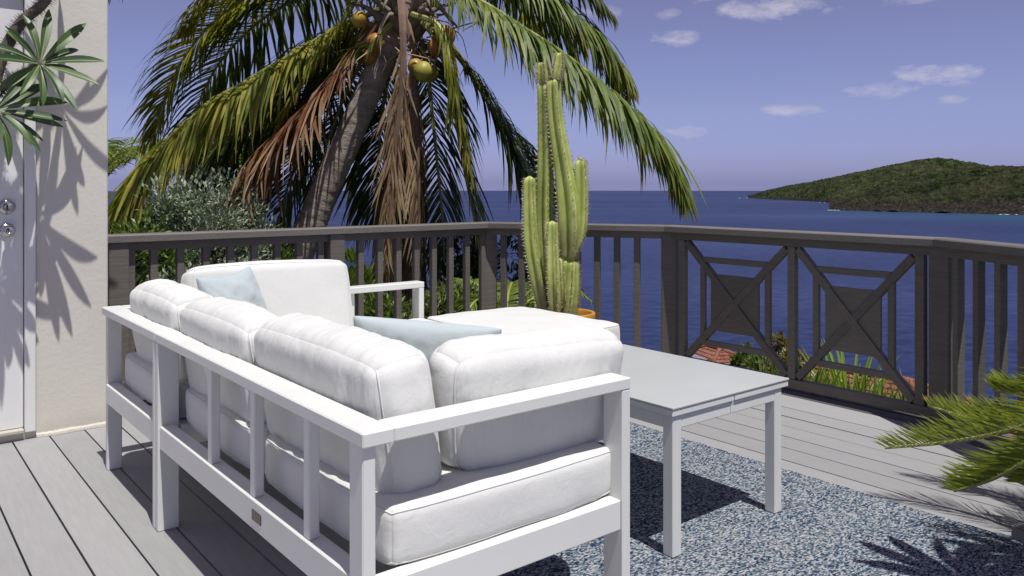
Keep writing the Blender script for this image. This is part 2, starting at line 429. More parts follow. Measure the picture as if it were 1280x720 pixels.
def headland(name, ridge, shore, depth, back, u0, u1, rocky, label):
    """ridge and shore: photo columns with the rows where the skyline and the waterline stand"""
    mb = MB(); cols = []
    nu, nd = int((u1-u0)/1.25), 74
    for i in range(nu+1):
        u = u0+(u1-u0)*i/nu
        vs_ = interp(shore, u); Ys = (CAMH-SEA_Z)*FPX/(vs_-V0); Yr = Ys+depth
        zr = CAMH-(interp(ridge, u)-V0)/FPX*Yr
        hr = max(.5, zr-SEA_Z)
        for j in range(nd+1):
            t = j/nd*(1+back)                    # 0 shore, 1 ridge, beyond: back slope
            Y = Ys+depth*t
            if t <= 1: h = hr*(1-(1-t)**1.65)
            else: h = hr*(1-((t-1)/back)**1.6)
            X = (u-640)/FPX*Y
            p = Vector((X, Y, 0))
            gul = noise.fractal(p*.0065, .9, 2.1, 4)*.16*hr*min(1, t*3)*(1-.75*max(0, 1-abs(t-1)*4))
            tree = ((1-abs(noise.noise(p*.05)))*7+(1-abs(noise.noise(p*.10+Vector((9, 2, 1)))))*10-9)*min(1, t*6)
            cliff = rocky*max(0, 1-t*5)*6*abs(noise.noise(p*.03))
            z = SEA_Z-1.5+h+gul+tree+cliff
            mb.v.append(W(X, Y, max(SEA_Z-2.5, z))); cols.append((max(0, 1-h/(hr*.30+2))*rocky, t, 0, 1))
    w = nd+1
    for i in range(nu):
        for j in range(nd):
            a = i*w+j; mb.f.append((a, a+w, a+w+1, a+1)); mb.m.append(0)
    mb.c = cols
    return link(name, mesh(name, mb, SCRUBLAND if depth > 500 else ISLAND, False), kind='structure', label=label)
headland('headland', [(934, 247.2), (943, 244), (960, 238.5), (985, 233), (1010, 229), (1040, 223), (1075, 216), (1110, 208), (1150, 200.5), (1165, 199), (1190, 202), (1215, 208), (1240, 209), (1275, 211), (1400, 215), (1600, 225)],
         [(934, 247.4), (960, 249), (1000, 251), (1040, 253.5), (1120, 255), (1600, 257)], 520, .8, 935, 1560, .8, 'far wooded headland tapering to a point in the sea')
headland('headland', [(1036, 262), (1050, 256), (1070, 246), (1090, 238), (1120, 229), (1150, 223), (1180, 219), (1200, 213), (1225, 210), (1250, 208.5), (1280, 209), (1330, 205), (1420, 200), (1650, 200)],
         [(1036, 262.2), (1100, 264.5), (1180, 266.5), (1280, 268.5), (1420, 272), (1650, 280)], 380, .7, 1037, 1620, 1.6, 'nearer dark rocky headland')

# ------------------------------------------------------------------ house wall with the door
WALL_A = 4.475
house = thing('house', 'stucco house wall at the left end of the deck with a white door', 'house', (.99, WALL_A, 0))
def build_house():
    mb = MB(); d0, d1 = .669, -.60            # door opening incl. frame: from -0.60 to 0.669
    top = 2.16
    cbox(mb, (d1-3.4, WALL_A, -.5), (d1, 7.6, 3.3), .006)
    cbox(mb, (d0, WALL_A, -.5), (.99, 7.6, 3.3), .006)
    cbox(mb, (d1, WALL_A, top), (d0, 7.6, 3.3), .0)
    cbox(mb, (d1, WALL_A, -.5), (d0, 7.6, .035), .0)
    # uneven plaster lip along the foot of the wall
    random.seed(5); n = 60; vs = []; fs = []
    for i in range(n+1):
        x = d0+.004+(.988-d0-.004)*i/n; h = .020+.010*noise.noise(Vector((x*9, 0, 0)))+.003*random.random(); t = .014+.007*noise.noise(Vector((x*7, 4, 0)))+.002*random.random()
        vs += [Vector((x, WALL_A-t, .001)), Vector((x, WALL_A-t*.8, h*.6)), Vector((x, WALL_A+.002, h))]
    for i in range(n):
        for k in range(2): a = i*3+k; fs.append((a, a+3, a+4, a+1))
    mb.add(vs, fs)
    obj('wall', mb, STUCCO, house)
    mb = MB(); fr = .046
    for (x0, x1) in ((d0-fr, d0), (d1, d1+fr)):
        cbox(mb, (x0, WALL_A-.022, .036), (x1, WALL_A+.11, top-.06), .004)
    cbox(mb, (d1, WALL_A-.0225, top-.06), (d0, WALL_A+.11, top), .004)
    obj('door_frame', mb, DOORWHITE, house)
    mb = MB(); cbox(mb, (d1+fr+.003, WALL_A-.03, .036), (d0-fr-.003, WALL_A+.1, .055), .004)
    obj('threshold', mb, m_plain('threshold_stone', (.45, .42, .36), .8, .1, 20), house)
    mb = MB(); cbox(mb, (d1+fr+.003, WALL_A+.002, .057), (d0-fr-.003, WALL_A+.047, top-.063), .003)
    door = obj('door', mb, DOORWHITE, house)
    def rosette(name, z, prof, x):
        mb = MB(); n = 32; vs = []
        for (r, d) in prof:
            for k in range(n):
                a = 2*math.pi*k/n; vs.append(Vector((x+r*math.cos(a), WALL_A+.002-d, z+r*math.sin(a))))
        fs = [(i*n+k, i*n+(k+1) % n, (i+1)*n+(k+1) % n, (i+1)*n+k) for i in range(len(prof)-1) for k in range(n)]
        mb.add(vs, fs); return mb
    x = .552
    mb = rosette('deadbolt', 1.108, [(.036, 0), (.036, .008), (.030, .016), (.024, .018), (.023, .026), (.019, .027), (.018, .024), (.001, .024)], x)
    cbox(mb, (x-.0025, WALL_A-.0255, 1.100), (x+.0025, WALL_A-.019, 1.116), .0005, 1)
    obj('deadbolt', mb, [CHROME, KEYDARK], door, True)
    mb = rosette('door_knob', .998, [(.034, 0), (.034, .006), (.026, .012), (.013, .016), (.012, .034), (.022, .042), (.028, .054), (.028, .066), (.022, .075), (.012, .077), (.011, .074), (.001, .074)], x)
    cbox(mb, (x-.002, WALL_A-.0755, .990), (x+.002, WALL_A-.069, 1.006), .0005, 1)
    obj('door_knob', mb, [CHROME, KEYDARK], door, True)
build_house()

# ------------------------------------------------------------------ deck
CI = [(.99, 4.69), (3.555, 4.69), (4.18, 3.578), (4.18, 1.846), (3.52, .756), (3.52, -2.2)]     # inner edge of the hand rail
deck = link('deck', None, None, kind='structure'); deck.empty_display_size = .1
def a_max(b):
    if b <= .99: return WALL_A-.004
    if b <= 3.555: return 4.68
    return 4.68+(b-3.555)*(3.578-4.69)/(4.18-3.555)
def a_min(b):
    if b <= 3.52: return -2.4
    return .756+(b-3.52)*(1.846-.756)/(4.18-3.52)
def build_deck():
    random.seed(2); pitch, gap = .1532, .0068
    b = .574-22*pitch
    while b < 4.17:
        b0, b1 = b+gap/2, min(b+pitch-gap/2, 4.176)
        cuts = [b0]+[x for x in (.99, 3.52, 3.555) if b0 < x < b1]+[b1]
        up = []
        for x in cuts:
            if x == .99: up += [(x, WALL_A-.004), (x+.001, 4.68)]
            else: up.append((x, a_max(x)))
        lo = [(x, a_min(x)) for x in reversed(cuts)]
        mb = MB(); dz = random.uniform(-.0012, .0012)
        c = Vector((b0, lo[0][1], 0)); poly = [(p[0]-c.x, p[1]-c.y) for p in up+lo]
        prism(mb, poly, -.03+dz, dz)
        link('deck_board', mesh('deck_board', mb, DECK), deck, (c.x, c.y, 0))
        b += pitch
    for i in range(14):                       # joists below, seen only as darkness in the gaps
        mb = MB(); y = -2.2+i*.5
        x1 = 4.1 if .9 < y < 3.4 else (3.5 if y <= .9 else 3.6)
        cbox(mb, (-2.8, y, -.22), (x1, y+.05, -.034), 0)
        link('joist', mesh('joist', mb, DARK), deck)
build_deck()

def offs(pts, d):
    """outward offset of the open polyline (its left side is the deck when walked 0..n)"""
    out = []
    n = len(pts); ds = []
    for i in range(n-1):
        t = Vector((pts[i+1][0]-pts[i][0], pts[i+1][1]-pts[i][1])).normalized(); ds.append((t, Vector((-t.y, t.x))))
    for i in range(n):
        if i == 0: nn = ds[0][1]; k = 1
        elif i == n-1: nn = ds[-1][1]; k = 1
        else:
            nn = (ds[i-1][1]+ds[i][1]).normalized(); k = 1/nn.dot(ds[i][1])
        out.append(Vector(pts[i])+nn*d*k)
    return out
def build_border():
    ii, oo = offs(CI, .0), offs(CI, .135)
    for i in range(1, 5):
        mb = MB(); prism(mb, [ii[i], ii[i+1], oo[i+1], oo[i]] if i < 4 else [ii[4], ii[5], oo[5], oo[4]], -.03, -.004)
        link('border_board', mesh('border_board', mb, BORDERWOOD), deck)
        mb = MB(); o2 = offs(CI, .137); o3 = offs(CI, .175)
        prism(mb, [o2[i], o2[i+1], o3[i+1], o3[i]], -.24, .0)
        link('fascia_board', mesh('fascia_board', mb, BORDERWOOD), deck)
    mb = MB(); prism(mb, [ii[0], ii[1], oo[1], oo[0]], -.03, -.004)
    link('border_board', mesh('border_board', mb, BORDERWOOD), deck)
build_border()

# ------------------------------------------------------------------ railing
RT = .945
def build_railing():
    rail = thing('deck_railing', 'taupe wooden deck railing with balusters and two cross panels facing the sea', 'railing', (4.18, 3.578, 0))
    L0 = rail.location
    i0, i1 = offs(CI, 0), offs(CI, .14)
    s0, s1 = offs(CI, .045), offs(CI, .095)
    def poly(k, a, b): return [(p.x-L0.x, p.y-L0.y) for p in (a[k], a[k+1], b[k+1], b[k])]
    mid = offs(CI, .07)
    for k in range(5):
        p = poly(k, i0, i1)
        mb = MB()
        # cap with eased top edges
        z0, z1, e = RT-.04, RT, .006
        q0, q1 = offs(CI, .006), offs(CI, .134)
        inn = [p[0], p[1], p[2], p[3]]
        topq = poly(k, q0, q1)
        for (pp, z) in ((inn, z0), (inn, z1-e), (topq, z1)):
            mb.v += [Vector((x, y, z)) for (x, y) in pp]
        mb.f = [(0, 1, 2, 3), (11, 10, 9, 8)]+[((i+1) % 4, i, 4+i, 4+(i+1) % 4) for i in range(4)]+[(4+(i+1) % 4, 4+i, 8+i, 8+(i+1) % 4) for i in range(4)]
        mb.m = [0]*len(mb.f)
        link('cap_rail', mesh('cap_rail', mb, CAPPAINT), rail)
        mb = MB(); prism(mb, poly(k, s0, s1), RT-.09, RT-.0405)
        link('top_rail', mesh('top_rail', mb, RAILPAINT), rail)
        mb = MB(); prism(mb, poly(k, s0, s1), .035, .085)
        link('bottom_rail', mesh('bottom_rail', mb, RAILPAINT), rail)
    # posts
    def boxmesh(name, hx, hy, z0, z1, m, bev=.003):
        mb = MB(); cbox(mb, (-hx, -hy, z0), (hx, hy, z1), bev); return mesh(name, mb, m)
    post = boxmesh('post', .05, .05, -.25, RT-.041, RAILPAINT)
    bal = boxmesh('baluster', .0195, .0195, .084, RT-.088, RAILPAINT, .002)
    def put(name, me, x, y, rot): return link(name, me, rail, (x-L0.x, y-L0.y, 0), (0, 0, rot))
    dirs = [math.atan2(CI[k+1][1]-CI[k][1], CI[k+1][0]-CI[k][0]) for k in range(5)]
    put('post', post, 1.095, 4.755, 0); put('post', post, 2.375, 4.755, 0)
    put('post', post, 3.632, 4.775, dirs[1]/2)
    put('post', post, mid[2].x+.01, mid[2].y, dirs[1]+R(0))
    put('post', post, mid[3].x, mid[3].y, 0)
    put('post', post, mid[4].x, mid[4].y, dirs[3]); put('post', post, 3.59, -.8, 0)
    for b in [1.165, 1.283]+[1.283+.1422*i for i in range(1, 8)]+[2.56+.1422*i for i in range(8)]:
        if b < 3.56: put('baluster', bal, b, 4.76, 0)
    def along(k, first, step, n):
        t = Vector((math.cos(dirs[k]), math.sin(dirs[k])))
        for i in range(n):
            p = mid[k]+t*(first+step*i); put('baluster', bal, p.x, p.y, dirs[k])
    ln2 = (mid[2]-mid[1]).length; along(1, .135, .1405, 8)
    along(3, .115, .1415, 8)
    for i in range(18): put('baluster', bal, 3.59, .55-.15*i, 0)
    # section 3: two cross panels
    BB = 4.25                                   # centre plane
    zb, zt = .0855, RT-.0905
    stile = boxmesh('stile', .02, .024, zb, zt, RAILPAINT, .002)
    def panel(a0, a1):
        """between a0 (near) and a1 (far)"""
        pn = link('cross_panel', None, rail, (BB-L0.x, a0-L0.y, 0)); pn.empty_display_size = .05
        w = a1-a0; h = zt-zb
        def bar(name, p, q, wd, hb, db=0):
            """a bar in the panel plane from p to q (y, z), wd wide, hb half depth"""
            mb = MB(); p = Vector((0, p[0], p[1])); q = Vector((0, q[0], q[1])); t = (q-p); l = t.length; t.normalize()
            s = Vector((1, 0, 0)); u = t.cross(s)
            M = Matrix(((s.x, u.x, t.x, p.x+db), (s.y, u.y, t.y, p.y), (s.z, u.z, t.z, p.z), (0, 0, 0, 1)))
            cbox(mb, (-hb, -wd/2, 0), (hb, wd/2, l), .002, 0, M)
            link(name, mesh(name, mb, RAILPAINT), pn)
        fx, fz = .185*w, .155*h
        # ring of four bars between the diagonals
        cx, cz = w/2, (zb+zt)/2
        rx, rz = w/2-fx, h/2-fz
        bar('ring_bar', (cx-rx, cz+rz), (cx+rx, cz+rz), .036, .013)
        bar('ring_bar', (cx-rx, cz-rz), (cx+rx, cz-rz), .036, .013)
        bar('ring_bar', (cx-rx, cz-rz), (cx-rx, cz+rz), .036, .0127)
        bar('ring_bar', (cx+rx, cz-rz), (cx+rx, cz+rz), .036, .0127)
        e = .012
        bar('diagonal', (e, zb+e*1.1), (w-e, zt-e*1.1), .043, .019)
        bar('diagonal', (e, zt-e*1.1), (w-e, zb+e*1.1), .043, .0178)
        mb = MB(); px, pz = .232*w, .232*h
        cbox(mb, (-.009, cx-px, cz-pz), (.009, cx+px, cz+pz), .001); link('centre_board', mesh('centre_board', mb, RAILPAINT), pn)
    for a in (3.50, 3.475): pass
    put('stile', stile, BB, 3.475, 0); put('stile', stile, BB, 2.668, 0); put('stile', stile, BB, 1.935, 0)
    panel(2.692, 3.451); panel(1.959, 2.644)
build_railing()

# ------------------------------------------------------------------ rug
def build_rug():
    mb = MB(); x0, x1, y0, y1 = 1.5, 3.06, -.6, 3.12; nx, ny = 40, 80; random.seed(3)
    vs = []
    for j in range(ny+1):
        for i in range(nx+1):
            x = x0+(x1-x0)*i/nx; y = y0+(y1-y0)*j/ny
            if i in (0, nx): x += random.uniform(-.003, .003)
            if j in (0, ny): y += random.uniform(-.003, .003)
            z = .0085+.0015*noise.noise(Vector((x*3, y*3, 0)))
            vs.append(Vector((x, y, z)))
    w = nx+1; fs = [(j*w+i, j*w+i+1, (j+1)*w+i+1, (j+1)*w+i) for j in range(ny) for i in range(nx)]
    mb.add(vs, fs)
    ring = [i for i in range(nx+1)]+[j*w+nx for j in range(1, ny+1)]+[ny*w+i for i in range(nx-1, -1, -1)]+[j*w for j in range(ny-1, 0, -1)]
    o = len(mb.v); mb.v += [Vector((vs[i].x, vs[i].y, .0015)) for i in ring]; n = len(ring)
    mb.f += [(o+k, o+(k+1) % n, ring[(k+1) % n], ring[k]) for k in range(n)]; mb.m += [0]*n
    c = Vector((2.28, 1.2, 0)); mb.v = [v-c for v in mb.v]
    o = link('rug', mesh('rug', mb, RUG, False), None, c)
    tag(o, 'blue and white woven tweed rug lying on the deck under the table', 'rug')
build_rug()

# ------------------------------------------------------------------ cushions
def cushion_fn(half, r, puff, side, wr, seed, wdir=0, sag=0, pleat=1.0, taper=0, crease=0):
    """returns f(c): unit cube point -> local point of a stuffed box cushion, thin along z"""
    hx, hy, hz = half; sd = Vector((seed*7.31, seed*3.17, seed*1.91))
    def f(c):
        q = Vector((c[0]*hx, c[1]*hy, c[2]*hz))
        inn = Vector((max(-(hx-r), min(hx-r, q.x)), max(-(hy-r), min(hy-r, q.y)), max(-(hz-r), min(hz-r, q.z))))
        d = q-inn
        p = inn+d.normalized()*r if d.length > 1e-6 else q
        n = d.normalized() if d.length > 1e-6 else Vector((0, 0, 1))
        bx, by, bz = 1-c[0]**2, 1-c[1]**2, 1-c[2]**2
        p.z += puff*(max(0, bx)**.7)*(max(0, by)**.7)*c[2]
        p.x += side*by*bz*c[0]*abs(c[0]); p.y += side*bx*bz*c[1]*abs(c[1])
        p.x *= 1+taper*c[1]
        # corners pull in a little
        k = abs(c[0]*c[1])**3; p.x -= .012*k*c[0]; p.y -= .012*k*c[1]
        # long soft dents, tight pleats pulled from the seams, fine creases
        w = noise.noise(p*5.5+sd)*.007+noise.noise(p*12+sd)*.0028
        e = max(abs(c[0]), abs(c[1]), ) ** 2
        if wdir == 0: pl = noise.noise(Vector((p.x*34, p.y*4.5, p.z*5))+sd)+.6*noise.noise(Vector((p.x*75, p.y*6, p.z*7))+sd)
        else: pl = noise.noise(Vector((p.x*4.5, p.y*34, p.z*5))+sd)+.6*noise.noise(Vector((p.x*6, p.y*75, p.z*7))+sd)
        w += pl*.0017*pleat*(.35+e)
        if crease:
            for (fq, am, o) in ((11, .0026, 0), (23, .0018, 5)):
                q3 = Vector((p.x*fq, p.y*1.7, p.z*2.2)) if wdir == 0 else Vector((p.x*1.7, p.y*fq, p.z*2.2))
                q3 += Vector((noise.noise(p*9+sd)*.9, o, 0))
                w -= am*max(0, 1-abs(noise.noise(q3+sd))*7)**1.5*(.35+.65*(noise.noise(p*4+sd*2)+.6))
        p += n*w*wr
        p.z -= sag*bx*by*(1 if c[2] > 0 else .2)
        return p
    return f
def grid(n): return [math.sin(math.pi/2*(-1+2*i/n)) for i in range(n+1)]
def cushion(name, parent, half, M, seed, r=.045, puff=.02, side=.012, wr=1.0, wdir=0, res=(44, 36, 12), sag=0, mat=None, pleat=1.0, pipe=True, label=None, taper=0, crease=1):
    f = cushion_fn(half, r, puff, side, wr, seed, wdir, sag, pleat, taper, crease)
    n = [grid(res[i]) for i in range(3)]; mb = MB(); key = {}
    def vid(c):
        k = tuple(round(x, 5) for x in c)
        if k not in key:
            key[k] = len(mb.v); mb.v.append(M @ f(c))
        return key[k]
    for ax in range(3):
        o = [a for a in range(3) if a != ax]
        for s in (-1, 1):
            for i in range(len(n[o[0]])-1):
                for j in range(len(n[o[1]])-1):
                    ring = []
                    for (p, q) in ((i, j), (i+1, j), (i+1, j+1), (i, j+1)):
                        c = [0, 0, 0]; c[ax] = s; c[o[0]] = n[o[0]][p]; c[o[1]] = n[o[1]][q]; ring.append(vid(c))
                    if (s > 0) == (ax == 1): ring.reverse()
                    mb.f.append(tuple(ring)); mb.m.append(0)
    ob = obj(name, mb, mat or FABRIC, parent, True, label=label)
    if pipe:
        for s in (-1, 1):
            pts = []; g0, g1 = grid(30), grid(24); zc = s*.93
            loop = [(x, -1) for x in g0]+[(1, y) for y in g1[1:]]+[(x, 1) for x in reversed(g0[:-1])]+[(-1, y) for y in reversed(g1[1:-1])]
            if pipe == 'ends': loop = [(1, y) for y in g1]
            if pipe == 'start': loop = [(-1, y) for y in g1]
            for (x, y) in loop: pts.append(M @ f((x, y, zc)))
            if pipe is True: pts.append(pts[0]); pts.append(pts[1])
            mb = MB(); tube(mb, pts, .0026, 6, False); obj('piping', mb, PIPING, ob, True)
    return ob
def place(center, ux, uy, uz):
    ux, uy, uz = Vector(ux).normalized(), Vector(uy).normalized(), Vector(uz).normalized()
    return Matrix(((ux.x, uy.x, uz.x, center[0]), (ux.y, uy.y, uz.y, center[1]), (ux.z, uy.z, uz.z, center[2]), (0, 0, 0, 1)))

# ------------------------------------------------------------------ sofa: two sections and an ottoman
T, BW = .032, .076           # flat bar thickness and width
ZR = .690                    # top of the arm rails
def gusset(parent, p, dirv, size, th, mat):
    """curved corner bracket below a rail: p corner, dirv horizontal direction (unit, 2D)"""
    mb = MB(); n = 8; d = Vector((dirv[0], dirv[1], 0)); s = Vector((-d.y, d.x, 0))*th/2; p = Vector(p)
    pts = [p]+[p+d*size*(1-math.sin(a))+Vector((0, 0, -size*1.25*(1-math.cos(a)))) for a in [i/n*math.pi/2 for i in range(n+1)]]
    vs = [q+s for q in pts]+[q-s for q in pts]; m = len(pts)
    fs = [tuple(range(m)), tuple(range(2*m-1, m-1, -1))]+[((i+1) % m, i, m+i, m+(i+1) % m) for i in range(m)]
    mb.add(vs, fs); obj('bracket', mb, mat, parent)
def bars(parent, name, lo, hi, bev=.003):
    mb = MB(); cbox(mb, lo, hi, bev); return obj(name, mb, WHITE, parent)
B0, A0 = .815, 1.503          # near outer corner of the whole sofa
AS, AE = 3.010, 3.800         # split between the sections, far end
BN, BF = 1.622, 2.392         # end of near arm, end of far back
near = thing('sofa_section', 'near white outdoor sofa section with slatted back and cushions, arm closest to the camera', 'sofa', (B0, A0, 0))
far = thing('sofa_section', 'far white outdoor sofa section with its back along the railing and open end arm', 'sofa', (B0, AE, 0))
def build_near():
    t = near
    # rails: long back rail and short arm rail (mitred look by a proud joint)
    bars(t, 'back_rail', (B0, A0, ZR-T), (B0+BW, AS-.002, ZR))
    bars(t, 'arm_rail', (B0+BW+.0006, A0+.0006, ZR-T+.0004), (BN, A0+BW, ZR-.0006))
    bars(t, 'leg', (B0+.006, A0+.012, 0), (B0+.006+T, A0+BW-.004, ZR-T))          # corner
    bars(t, 'leg', (BN-T, A0+.0016, 0), (BN-.0006, A0+BW-.0016, ZR-T+.0003))      # end of arm
    bars(t, 'leg', (B0+.002, AS-.034, 0), (B0+BW-.002, AS-.004, ZR-T))            # at the split
    bars(t, 'leg', (BN-.05, AS-.034, 0), (BN, AS-.004, .36))
    # lower frame
    bars(t, 'lower_rail', (B0+.008, A0+BW, .288), (B0+.058, AS-.036, .368))
    bars(t, 'lower_rail', (B0+.04, A0+.006, .286), (BN-T-.001, A0+.05, .366))
    bars(t, 'lower_rail', (BN-.05, A0+BW+.002, .288), (BN-.004, AS-.036, .364))
    bars(t, 'lower_rail', (B0+BW, AS-.046, .288), (BN-.052, AS-.006, .362))
    for y in (1.806, 2.143, 2.483):
        bars(t, 'back_slat', (B0+.014, y-.016, .368), (B0+.042, y+.016, ZR-T))
    for i in range(6):
        y = A0+.2+i*.2; bars(t, 'seat_slat', (B0+.17, y, .325), (BN-.052, y+.06, .345), .002)
    gusset(t, (B0+.03, 2.5065, ZR-T), (0, 1), .07, .026, WHITE)
    mb = MB(); cbox(mb, (B0+.0055, 2.065, .316), (B0+.0085, 2.125, .343), .001)
    obj('maker_plate', mb, m_plain('bronze_plate', (.13, .11, .095), .35, .2, 60, .8), t)
    # seat cushions
    cb, ch = 1.235, .437
    I = Matrix.Identity(4)
    for k, (y0, y1) in enumerate(((A0+.03, 2.262), (2.268, AS-.03))):
        M = place((1.235+.02, (y0+y1)/2, .430), (1, 0, 0), (0, 1, 0), (0, 0, 1))
        cushion('seat_cushion', t, (.362, (y1-y0)/2, .066), M, 11+k, .024, .008, .004, .8, 1, (34, 40, 10), 0)
    # back cushions lean on the slatted back: thin axis along x
    lean = R(8)
    def back(y0, y1, zc, xc, seed, hh, ht):
        uz = Vector((-math.cos(lean), 0, -math.sin(lean))); uy = Vector((-math.sin(lean), 0, math.cos(lean))); ux = uy.cross(uz)
        M = place((xc, (y0+y1)/2, zc), ux, uy, uz)
        cushion('back_cushion', t, ((y1-y0)/2, hh, ht), M, seed, .056, .011, .006, 1.0, 0, (120, 44, 22), 0, FAB_Y, 1.2, 'ends')
    back(1.600, 2.345, .640, 1.000, 21, .188, .085)
    back(2.340, 3.010, .632, .985, 22, .178, .083)
    # cushion standing against the near arm: thin axis along y
    le = R(7)
    uz = Vector((0, -math.cos(le), -math.sin(le)*1.0)); uy = Vector((.05, -math.sin(le), math.cos(le))).normalized(); ux = uy.cross(uz)
    ux = Vector((1, .0, -.0)); ux = (ux-uz*ux.dot(uz)).normalized(); uy = uz.cross(ux)
    rot = Matrix.Rotation(R(-3.0), 4, 'Y')
    M = place((1.410, 1.678, .638), ux, uy, uz) @ Matrix.Rotation(R(-2), 4, 'Z')
    cushion('arm_cushion', t, (.300, .172, .078), M, 24, .064, .016, .006, 1.0, 0, (96, 44, 20), 0, FAB_X, .6, 'start', None, .075)
build_near()
def build_far():
    t = far
    bars(t, 'arm_rail', (B0+.0006, AS+.001, ZR-T), (B0+BW, AE, ZR))
    bars(t, 'back_rail', (B0+BW+.0006, AE-BW, ZR-T+.0004), (BF, AE-.0006, ZR-.0006))
    bars(t, 'leg', (B0+.002, AS+.004, 0), (B0+BW-.002, AS+.034, ZR-T))
    bars(t, 'leg', (B0+.014, AE-.04, 0), (B0+BW-.004, AE-.008, ZR-T))
    bars(t, 'leg', (BF-T, AE-BW+.001, 0), (BF-.0006, AE-.0016, ZR-T+.0003))
    bars(t, 'leg', (BF-.05, AS+.006, 0), (BF, AS+.04, .36))
    bars(t, 'lower_rail', (B0+.008, AS+.036, .288), (B0+.058, AE-.042, .368))
    bars(t, 'lower_rail', (B0+BW+.002, AE-.06, .286), (BF-T-.001, AE-.014, .366))
    bars(t, 'lower_rail', (B0+BW+.002, AS+.006, .288), (BF-.052, AS+.05, .364))
    for x in (1.30, 1.63, 1.965):
        bars(t, 'back_slat', (x-.0225, AE-.05, .366), (x+.0225, AE-.02, ZR-T))
    gusset(t, (B0+.03, AS+.0345, ZR-T), (0, 1), .085, .026, WHITE)
    for k, (x0, x1) in enumerate(((B0+.06, 1.612), (1.618, BF-.005))):
        M = place(((x0+x1)/2, (AS+AE-.075)/2+.008, .430), (1, 0, 0), (0, 1, 0), (0, 0, 1))
        cushion('seat_cushion', t, ((x1-x0)/2, (AE-AS-.06)/2, .066), M, 31+k, .024, .008, .004, .8, 0, (36, 32, 10), 0)
    lean = R(8)
    uz = Vector((-math.cos(lean), 0, -math.sin(lean))); uy = Vector((-math.sin(lean), 0, math.cos(lean))); ux = uy.cross(uz)
    M = place((.985, 3.352, .632), ux, uy, uz)
    cushion('arm_cushion', t, (.325, .180, .083), M, 33, .058, .013, .008, 1.2, 0, (110, 44, 22), 0, FAB_Y, 1.2, 'ends')
    lean = R(10)
    uz = Vector((0, math.cos(lean), -math.sin(lean))); uy = Vector((0, math.sin(lean), math.cos(lean))); ux = uy.cross(uz)
    M = place((1.500, 3.648, .655), ux, uy, uz) @ Matrix.Rotation(R(.6), 4, 'Z')
    cushion('back_cushion', t, (.385, .195, .075), M, 34, .04, .018, .010, .55, 0, (48, 36, 16), 0, None, .5, True, None, 0, 0)
build_far()
def build_ottoman():
    t = thing('ottoman', 'square white cushioned ottoman at the open end of the far sofa section', 'ottoman', (2.75, 3.35, 0))
    x0, x1, y0, y1 = 2.405, 3.10, 2.92, 3.765
    for (x, y) in ((x0+.02, y0+.02), (x1-.06, y0+.02), (x0+.02, y1-.06), (x1-.06, y1-.06)):
        bars(t, 'leg', (x, y, 0), (x+.04, y+.04, .30))
    bars(t, 'frame_rail', (x0+.012, y0+.012, .30), (x1-.012, y0+.062, .37)); bars(t, 'frame_rail', (x0+.012, y1-.062, .30), (x1-.012, y1-.012, .37))
    bars(t, 'frame_rail', (x0+.013, y0+.063, .301), (x0+.06, y1-.063, .369)); bars(t, 'frame_rail', (x1-.06, y0+.063, .301), (x1-.013, y1-.063, .369))
    M = place(((x0+x1)/2, (y0+y1)/2, .427), (1, 0, 0), (0, 1, 0), (0, 0, 1))
    cushion('seat_cushion', t, ((x1-x0)/2, (y1-y0)/2, .068), M, 41, .024, .010, .004, .8, 0, (40, 40, 10), 0)
build_ottoman()

def pillow(label, corner_c, ux, uy, size, thick, seed, name='throw_pillow', ear=.11):
    ux = Vector(ux).normalized(); uy = Vector(uy); uy = (uy-ux*uy.dot(ux)).normalized(); uz = ux.cross(uy)
    n = 40; mb = MB(); c0 = Vector(corner_c); sd = Vector((seed, seed*2.3, 0))
    idx = {}
    for s in (1, -1):
        for j in range(n+1):
            for i in range(n+1):
                x, y = math.sin(math.pi/2*(-1+2*i/n)), math.sin(math.pi/2*(-1+2*j/n))
                edge = i in (0, n) or j in (0, n)
                if s < 0 and edge: idx[(s, i, j)] = idx[(1, i, j)]; continue
                h = thick*((1-x*x)*(1-y*y))**.42
                px = x*size/2*(1-ear*(1-y*y)**1.2); py = y*size/2*(1-ear*(1-x*x)**1.2)
                w = noise.noise(Vector((x*2.1, y*2.1, s*3))+sd)*.014-.012*max(0, 1-abs(noise.noise(Vector((x*3.2+y*1.5, y*1.1, s*2))+sd*1.7))*6)+noise.noise(Vector((x*6, y*6, s))+sd)*.004
                if not edge: h += w*(1-max(abs(x), abs(y))**4)
                idx[(s, i, j)] = len(mb.v); mb.v.append(ux*px+uy*py+uz*h*s)
    for s in (1, -1):
        for j in range(n):
            for i in range(n):
                r = [idx[(s, i, j)], idx[(s, i+1, j)], idx[(s, i+1, j+1)], idx[(s, i, j+1)]]
                if s < 0: r.reverse()
                mb.f.append(tuple(r)); mb.m.append(0)
    o = link(name, mesh(name, mb, BLUEFAB, True), None, c0); return tag(o, label, 'pillow', 'pale blue throw pillows on the sofa')
# in the far corner, leaning into it
u1 = Vector((.76, .65, .02)); v1 = Vector((-.342*.65, .342*.76, .94))
pillow('pale blue throw pillow standing with a raised corner against the tall far cushion', Vector((1.195, 3.385, .845))-v1.normalized()*.20, u1, v1, .41, .075, 3.0)
u2 = Vector((.634, -.773, -.05)); v2 = Vector((-.30*.773, -.30*.634, .95))
pillow('pale blue throw pillow tucked low behind the near arm cushion, only its top edge showing', Vector((1.315, 2.055, .785))-v2.normalized()*.215, u2, v2, .46, .085, 7.0, 'throw_pillow', .015)

